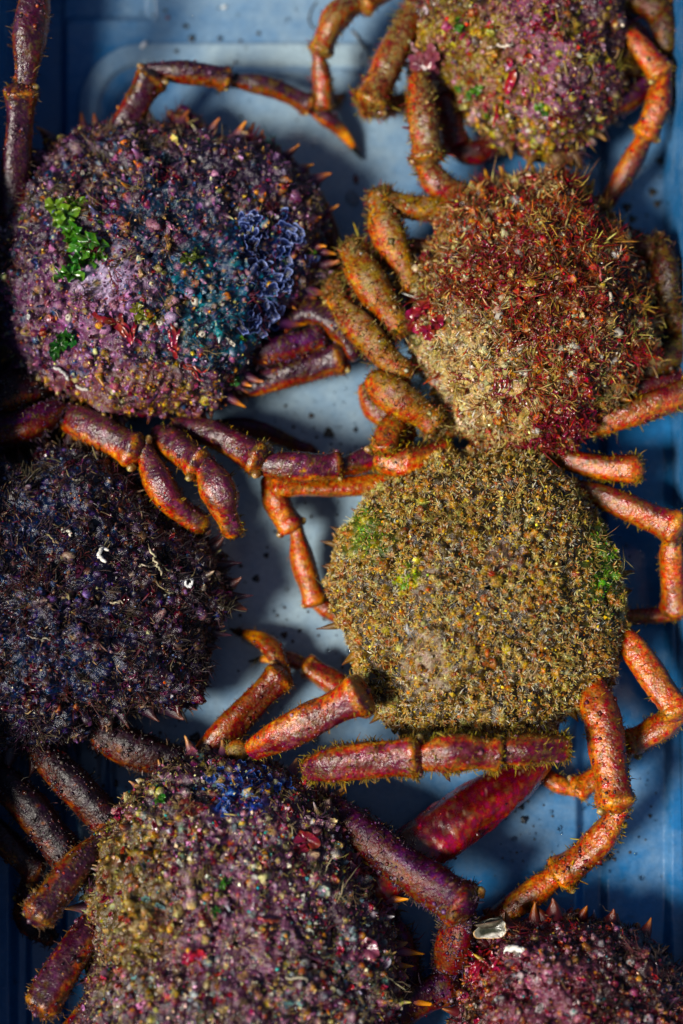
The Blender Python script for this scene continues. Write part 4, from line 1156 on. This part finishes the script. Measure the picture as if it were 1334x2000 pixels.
lettuce(E, [(600, 1640, 16), (588, 1655, 12)], 'red seaweed scrap on the upper right of the biggest crab', ('5a0a18', '8a1c2c'), name='red_seaweed', ruffle=.3)
lettuce(E, [(690, 1690, 20), (702, 1702, 14), (684, 1708, 14)], 'plum red seaweed leaf by the right rim spine of the biggest crab', ('4a1424', '7a2438'), name='red_seaweed', ruffle=.3)
lettuce(E, [(715, 1855, 18), (706, 1850, 12)], 'shiny plum seaweed leaf on the lower right rim of the biggest crab', ('4a1a30', '7a3450'), name='red_seaweed', ruffle=.2)
lettuce(E, [(385, 1865, 14), (372, 1872, 10)], 'bright red seaweed scrap low on the biggest crab', ('7a0c14', 'b01824'), name='red_seaweed', ruffle=.3)
lettuce(E, [(372, 1580, 15), (380, 1588, 11)], 'rust red sponge crust near the top of the biggest crab', ('5a1a14', '7a2a20'), name='sponge_crust', cat='sponge', ruffle=.2)
tuft(G, 925, 1880, 16, 50, 'crimson seaweed tuft under the open shell on the corner crab', ('6a0610', 'a01018'), 2.2, 26)

# wavy blue and white crust: separate cupped lobes growing on the carapace
def crust(c, spots, cols, sizes, n_mesh=5):
    ms = []
    for i in range(n_mesh):
        V, T, Wt = lobe_mesh(300 + i, .38, .14, 8, 30)
        V[:, 2] += .22 * Wt ** 3
        a = hexc(cols[0]); b = hexc(cols[1]); e = hexc(cols[2])
        C = mixc(mixc(np.tile(a, (len(V), 1)), b, sstep(.2, .7, Wt)), e, sstep(.84, .97, Wt))
        me = mesh_data('crust_lobe', V, T, C)
        me.materials.append(M_CRUST)
        ms.append(me)
    for i, (x, y) in enumerate(spots):
        p, n = surf(c, x, y, .0012)
        o = link('crust_lobe', ms[i % n_mesh], None, c.cara)
        r = R.uniform(*sizes) * PX
        q = Vector(n + R.normal(0, .14, 3)).normalized().to_track_quat('Z', 'Y').to_matrix().to_4x4()
        o.matrix_local = Matrix.Translation(Vector(p - c.org)) @ q @ Matrix.Rotation(R.uniform(0, 6.3), 4, 'Z') @ Matrix.Diagonal((r, r * R.uniform(.55, .9), r * .8, 1))
sp = []
for (x0, y0, sx, sy, n) in ((485, 455, 26, 26, 14), (500, 515, 24, 30, 12), (520, 580, 22, 34, 15), (570, 455, 16, 26, 9), (555, 535, 20, 24, 9), (490, 625, 20, 18, 8), (540, 620, 16, 20, 6)):
    sp += [(x0 + R.normal(0, sx * .7), y0 + R.normal(0, sy * .7)) for _ in range(n)]
crust(A, sp, ('080a18', '141c40', '9aa6d4'), (11, 21))
sp = [(500 + R.normal(0, 45), 1525 + R.normal(0, 16)) for _ in range(26)] + [(445 + R.normal(0, 9), 1560 + R.normal(0, 14)) for _ in range(8)]
crust(E, sp, ('141c3a', '24346a', '6a7eb0'), (5, 11))

def tube_path(P, r, nc=8):
    P = np.array(P)
    tg = np.gradient(P, axis=0); tg /= np.linalg.norm(tg, axis=1, keepdims=True) + 1e-9
    s_ = np.cross(tg, np.array([.13, .08, 1.0])); s_ /= np.linalg.norm(s_, axis=1, keepdims=True) + 1e-9
    u_ = np.cross(s_, tg)
    a = np.linspace(0, 2 * math.pi, nc, endpoint=False)
    tn = np.linspace(0, 1, len(P))
    rr = r * np.clip(np.minimum(tn, 1 - tn) * 9, .12, 1)
    V = P[:, None] + (np.cos(a)[None, :, None] * s_[:, None] + np.sin(a)[None, :, None] * u_[:, None]) * rr[:, None, None]
    return V.reshape(-1, 3), grid_tris(len(P), nc)

def worm(c, pts, r, col='c8c4b4', name='worm_tube'):
    t = np.linspace(0, len(pts) - 1, 30)
    q = np.array(pts, float)
    x = np.interp(t, range(len(q)), q[:, 0]); y = np.interp(t, range(len(q)), q[:, 1])
    k = np.ones(5) / 5
    x = np.convolve(np.pad(x, 2, 'edge'), k, 'valid'); y = np.convolve(np.pad(y, 2, 'edge'), k, 'valid')
    P = np.array([surf(c, a, b, .0018)[0] for a, b in zip(x, y)])
    P[:, 2] = np.convolve(np.pad(P[:, 2], 2, 'edge'), k, 'valid') + .0006
    V, T = tube_path(P, r * PX)
    C = np.tile(hexc(col), (len(V), 1)) * R.uniform(.8, 1.1, (len(V), 1))
    return mesh_obj(name, V, T, M_PALE, c.cara, C, True, c.org)
worm(F, [(120, 1042), (128, 1036), (138, 1038), (143, 1048)], 2.6)
worm(F, [(212, 1080), (200, 1076), (194, 1086), (200, 1096), (210, 1096)], 3.6, 'd8d4cc')
worm(F, [(288, 1072), (300, 1088), (308, 1104), (312, 1124)], 2.0, 'b8ac8c')
worm(F, [(268, 1102), (284, 1110), (306, 1108)], 1.4, 'a89c84')
worm(F, [(366, 1128), (362, 1140), (366, 1150), (373, 1146), (373, 1134), (367, 1128)], 2.4, 'c8c8c8')
worm(F, [(90, 1040), (100, 1055), (118, 1066)], 1.5, '8a7a54')
worm(F, [(215, 1180), (228, 1172), (240, 1178)], 1.6, 'a09078')
worm(F, [(60, 1240), (80, 1250), (92, 1240), (110, 1252)], 1.4, '8a8070')
worm(A, [(105, 715), (122, 724), (138, 740)], 3.2, 'b8b4b0')
worm(A, [(150, 748), (165, 758), (178, 762)], 3.0, 'b0a8a0')
worm(B, [(950, 100), (970, 88), (988, 92), (998, 86)], 2.6, 'c8b8a8')
worm(C_, [(1186, 575), (1190, 585), (1196, 590)], 3.0, 'b8a890')
worm(C_, [(1172, 520), (1174, 535), (1174, 548)], 2.0, 'a04a40')
worm(E, [(560, 1905), (572, 1912), (590, 1908), (600, 1916)], 2.0, '98907c')
worm(E, [(505, 1795), (520, 1800), (545, 1798)], 2.6, '8a2020')

# pale barnacles seated on the shells
bt = tmpl_rings([(1.25, -.2, .2), (1.1, .25, .4), (.7, .8, .9), (.5, .85, 1), (.34, .5, 0), (0, .4, 0)], 12)
bv = bt[0].copy(); bv[:, :2] *= (1 + .1 * np.sin(5 * np.arctan2(bv[:, 1], bv[:, 0])))[:, None]
bme = mesh_data('barnacle', bv, bt[1], mixc(np.tile(hexc('5a5048'), (len(bv), 1)), hexc('b8b0a0'), bt[2]))
for c, x, y, r in ((C_, 1012, 494, 11), (C_, 1022, 726, 10), (C_, 975, 616, 9), (C_, 1205, 650, 10), (C_, 1142, 630, 9), (A, 380, 588, 8), (A, 312, 630, 7), (A, 134, 620, 7), (A, 395, 652, 7), (E, 700, 1565, 6), (B, 1172, 250, 10)):
    p, n = surf(c, x, y, 0)
    o = link('barnacle', bme, M_PALE, c.cara)
    o.matrix_local = Matrix.Translation(Vector(p - c.org)) @ Vector(n).to_track_quat('Z', 'Y').to_matrix().to_4x4() @ Matrix.Diagonal((r * PX, r * PX * .85, r * PX * .7, 1))

# ------------------------------------------------------------------ open shell on the corner crab
p0 = np.array(at(962, 1812, .052))
sh = empty('open_shell', p0)
tag(sh, 'small gaping grey shell with white lip beside the brow of the corner crab', 'shell')
def valve(name, lift, tilt, cols, L=33, Wd=21, lip=False):
    nr, nc = 12, 44
    a = np.linspace(0, 2 * math.pi, nc, endpoint=False)
    V, C = [], []
    for side in (0, 1):
        ts = np.linspace(0.02, 1, nr) if side == 0 else np.linspace(1, .02, nr)
        for t in ts:
            r = t * (1 + .22 * np.cos(a - 3.3) ** 5 + .05 * np.sin(4 * a) + .03 * np.sin(9 * a))
            x, y = r * np.cos(a) * L, r * np.sin(a) * Wd * (1 + .15 * np.cos(a))
            z = (t ** 2 - 1) * 12 - (0 if side == 0 else 2.5 * (1 - t ** 6) + .8)
            z = z + .5 * np.sin(24 * t) * (side == 1)
            V.append(np.stack([x, y, z + 0 * x], -1) * PX)
            w1 = np.full(nc, float(sstep(.62, .9, np.array(t))))
            c_ = mixc(np.tile(hexc(cols[0]), (nc, 1)), hexc(cols[1]), w1 * (.5 + .5 * np.sin(a * 3 + 1) ** 2))
            c_ = mixc(c_, hexc(cols[2]), np.full(nc, float(sstep(.90, .97, np.array(t)))) * (np.sin(a) < .25))
            if lip and side == 0:
                c_ = mixc(c_, hexc('dcd8cc'), sstep(-.42, -.7, t * np.sin(a)) * sstep(.99, .9, np.full(nc, float(t))))
            c_ = c_ * (.75 + .5 * sstep(-.4, .4, fbm(V[-1], 500, 3, 4)))[:, None]
            C.append(c_)
    V = np.concatenate(V); C = np.concatenate(C)
    M = Matrix.Rotation(tilt[0], 3, 'X') @ Matrix.Rotation(tilt[1], 3, 'Y')
    V = V @ np.array(M).T + np.array([0, lift[0], lift[1]]) * PX
    ang = Matrix.Rotation(rad(14), 3, 'Z')
    V = V @ np.array(ang).T
    return mesh_obj(name, V, grid_tris(2 * nr, nc), M_PALE2, sh, C)
M_PALE2 = organic('shell_nacre', 0.3, 0.5, 0.3, 700, 0.35, 0.2)
valve('lower_valve', (-2, 0), (rad(10), 0), ('34362a', 'a8a698', 'b07a2c'), 31, 19, True)
valve('upper_valve', (15, 9), (rad(-78), 0), ('22221a', '5a5646', '4a3c2a'), 27, 13)

worm(G, [(988, 1862), (1000, 1852), (1012, 1857), (1026, 1852)], 5.5, 'd0ccc4')

# ------------------------------------------------------------------ things on the crate floor
def floor_z(x, y):
    i = int(np.clip((y - YB) / (YT - YB) * 619, 0, 619)); j = int(np.clip((x - XL) / (XR - XL) * 419, 0, 419))
    return FV[i * 420 + j, 2]

def on_floor(px, py, up=0.0):
    p = np.array(at(px, py, 0)); z = floor_z(p[0], p[1])
    p = np.array(at(px, py, z)); p[2] += up
    return p

dome = tmpl_rings([(1, -.05, 0), (.85, .22, .1), (.5, .38, .4), (0, .45, 1)], 9)
acc = Acc()
pts = [(642, 846, 11), (382, 1442, 12), (608, 812, 6), (555, 1240, 7), (500, 1130, 8), (520, 1085, 6), (470, 1105, 5), (695, 840, 5), (1290, 315, 9), (1275, 375, 9), (1225, 405, 10), (1235, 428, 9), (1284, 398, 8), (1202, 428, 6), (1185, 323, 6), (375, 75, 8), (365, 52, 5), (430, 75, 6), (505, 65, 5), (345, 100, 5), (300, 30, 4), (470, 80, 4), (425, 180, 4), (1190, 1672, 9), (1018, 1575, 7), (1025, 1600, 8), (1070, 1690, 5), (225, 1530, 7), (262, 1545, 5), (300, 1510, 5), (580, 375, 8), (600, 330, 4), (620, 385, 4), (590, 560, 5)]
for _ in range(260):
    x0, y0, sx = random.choice([(560, 1180, 110), (640, 830, 70), (480, 60, 120), (1240, 360, 60), (350, 1430, 60), (560, 300, 120), (1060, 1650, 70), (1250, 1600, 60), (240, 1520, 60), (680, 1000, 60), (660, 1220, 60)])
    pts.append((x0 + random.gauss(0, sx), y0 + random.gauss(0, sx * .8), random.uniform(1.0, 4.0)))
for x, y, r in pts:
    if not (60 < x < 1295 and -60 < y < 2200): continue
    p = on_floor(x, y, .0002)
    tv = dome[0].copy(); tv[:, :2] *= (1 + .25 * np.sin(3 * np.arctan2(tv[:, 1], tv[:, 0]) + R.rand() * 6))[:, None]; tv[:, 2] *= .5
    col = hexc(random.choice(['14181c', '1c1c18', '221812', '10161e', '2a241a']))
    stamp(acc, tv, dome[1], dome[2], p[None], np.array([[0, 0, 1.0]]), np.array([r * PX]), col[None], col[None] * 1.4)
o = acc.build('grime_specks', M_CRUST, None)
tag(o, 'dark specks of grit and silt scattered over the crate floor', kind='stuff')

M_WATER = bpy.data.materials.new('clear_water'); M_WATER.use_nodes = True
pw = M_WATER.node_tree.nodes['Principled BSDF']
pw.inputs['Transmission Weight'].default_value = 1.0; pw.inputs['IOR'].default_value = 1.33; pw.inputs['Roughness'].default_value = 0.02
nz_ = M_WATER.node_tree.nodes.new('ShaderNodeTexNoise'); nz_.inputs['Scale'].default_value = 300
bw = M_WATER.node_tree.nodes.new('ShaderNodeBump'); bw.inputs['Strength'].default_value = .1; bw.inputs['Distance'].default_value = .0005
M_WATER.node_tree.links.new(nz_.outputs['Fac'], bw.inputs['Height']); M_WATER.node_tree.links.new(bw.outputs[0], pw.inputs['Normal'])
acc = Acc()
wpts = [(688, 388, 17), (692, 1265, 16), (690, 1300, 10), (672, 1290, 8), (575, 365, 7), (615, 1440, 14), (620, 1425, 8), (470, 1395, 7), (95, 1890, 3)]
for _ in range(130):
    x0, y0, sx = random.choice([(560, 1200, 110), (640, 830, 60), (480, 60, 120), (1240, 1620, 70), (1250, 330, 60), (1240, 1100, 50), (560, 270, 110), (1060, 1640, 60), (640, 1400, 60)])
    wpts.append((x0 + random.gauss(0, sx), y0 + random.gauss(0, sx * .8), random.choice([1.5, 2, 2, 3, 3, 4, 6])))
for x, y, r in wpts:
    if not (60 < x < 1295 and -60 < y < 2200): continue
    p = on_floor(x, y, .0001)
    tv = dome[0].copy(); tv[:, :2] *= (1 + .18 * np.sin(2 * np.arctan2(tv[:, 1], tv[:, 0]) + R.rand() * 6))[:, None]; tv[:, 2] *= .8
    stamp(acc, tv, dome[1], dome[2], p[None], np.array([[0, 0, 1.0]]), np.array([r * PX]), np.ones((1, 3)), np.ones((1, 3)))
o = acc.build('water_droplets', M_WATER, None)
tag(o, 'small clear water drops lying on the crate floor', kind='stuff')

def crumb(px, py, rx, ry, ang, col, label, cat, name, mat=M_PALE):
    p = on_floor(px, py, .0006)
    V, T, Wt = tmpl_rings([(.3, -.4, 0), (1, 0, .3), (.75, .35, .6), (.3, .55, 1), (0, .58, 1)], 14)
    V = V + fbm(V, 1.9, 2, int(px))[:, None] * np.array([.25, .25, .1])
    V = V * np.array([rx, ry, min(rx, ry)]) * PX
    V = V @ np.array(Matrix.Rotation(rad(ang), 3, 'Z')).T
    o = mesh_obj(name, V, T, mat, None, np.tile(hexc(col), (len(V), 1)) * (.8 + .3 * Wt[:, None]))
    o.location = p
    tag(o, label, cat)
crumb(281, 88, 10, 5, 50, 'd0d4d8', 'white shell fragment on the crate floor near the raised leg joint', 'shell fragment', 'shell_fragment')
crumb(438, 14, 6, 5, 10, 'b0b8bc', 'round whitish shell fragment by the crate end wall', 'shell fragment', 'shell_fragment')
crumb(695, 351, 5, 11, 10, '6a2a24', 'reddish brown weed crumb on the bare floor between three crabs', 'crumb', 'weed_crumb', M_WEED)
crumb(328, 35, 4, 4, 0, '7a1420', 'tiny red weed crumb near the crate end wall', 'crumb', 'weed_crumb', M_WEED)
crumb(1208, 243, 9, 5, 0, 'a8a4a0', 'pale shell sliver on the floor by the shaded side of the mauve crab', 'shell fragment', 'shell_fragment')

def strand(pts, r, col, label, name='weed_strand'):
    t = np.linspace(0, len(pts) - 1, 36); q = np.array(pts, float)
    x = np.interp(t, range(len(q)), q[:, 0]); y = np.interp(t, range(len(q)), q[:, 1])
    k = np.ones(7) / 7
    x = np.convolve(np.pad(x, 3, 'edge'), k, 'valid'); y = np.convolve(np.pad(y, 3, 'edge'), k, 'valid')
    P = np.array([on_floor(a, b, r * PX) for a, b in zip(x, y)])
    V, T = tube_path(P, r * PX, 6)
    o = mesh_obj(name, V, T, M_WEED, None, np.tile(hexc(col), (len(V), 1)), True, P[0])
    o.location = P[0]
    tag(o, label, 'weed strand')
strand([(622, 0), (608, 18), (602, 40), (612, 58), (628, 52)], 1.6, '4a4438', 'thin looped weed strand on the floor beside the bent leg of the mauve crab')
strand([(685, 58), (698, 72), (708, 88), (716, 98)], 2.6, '3a2c20', 'short brown twig on the floor beside the two nearest legs of the mauve crab')
strand([(865, 1712), (890, 1712), (908, 1720), (920, 1738)], 2.0, '18202a', 'dark curved hair on the blue floor above the plum leg of the biggest crab')
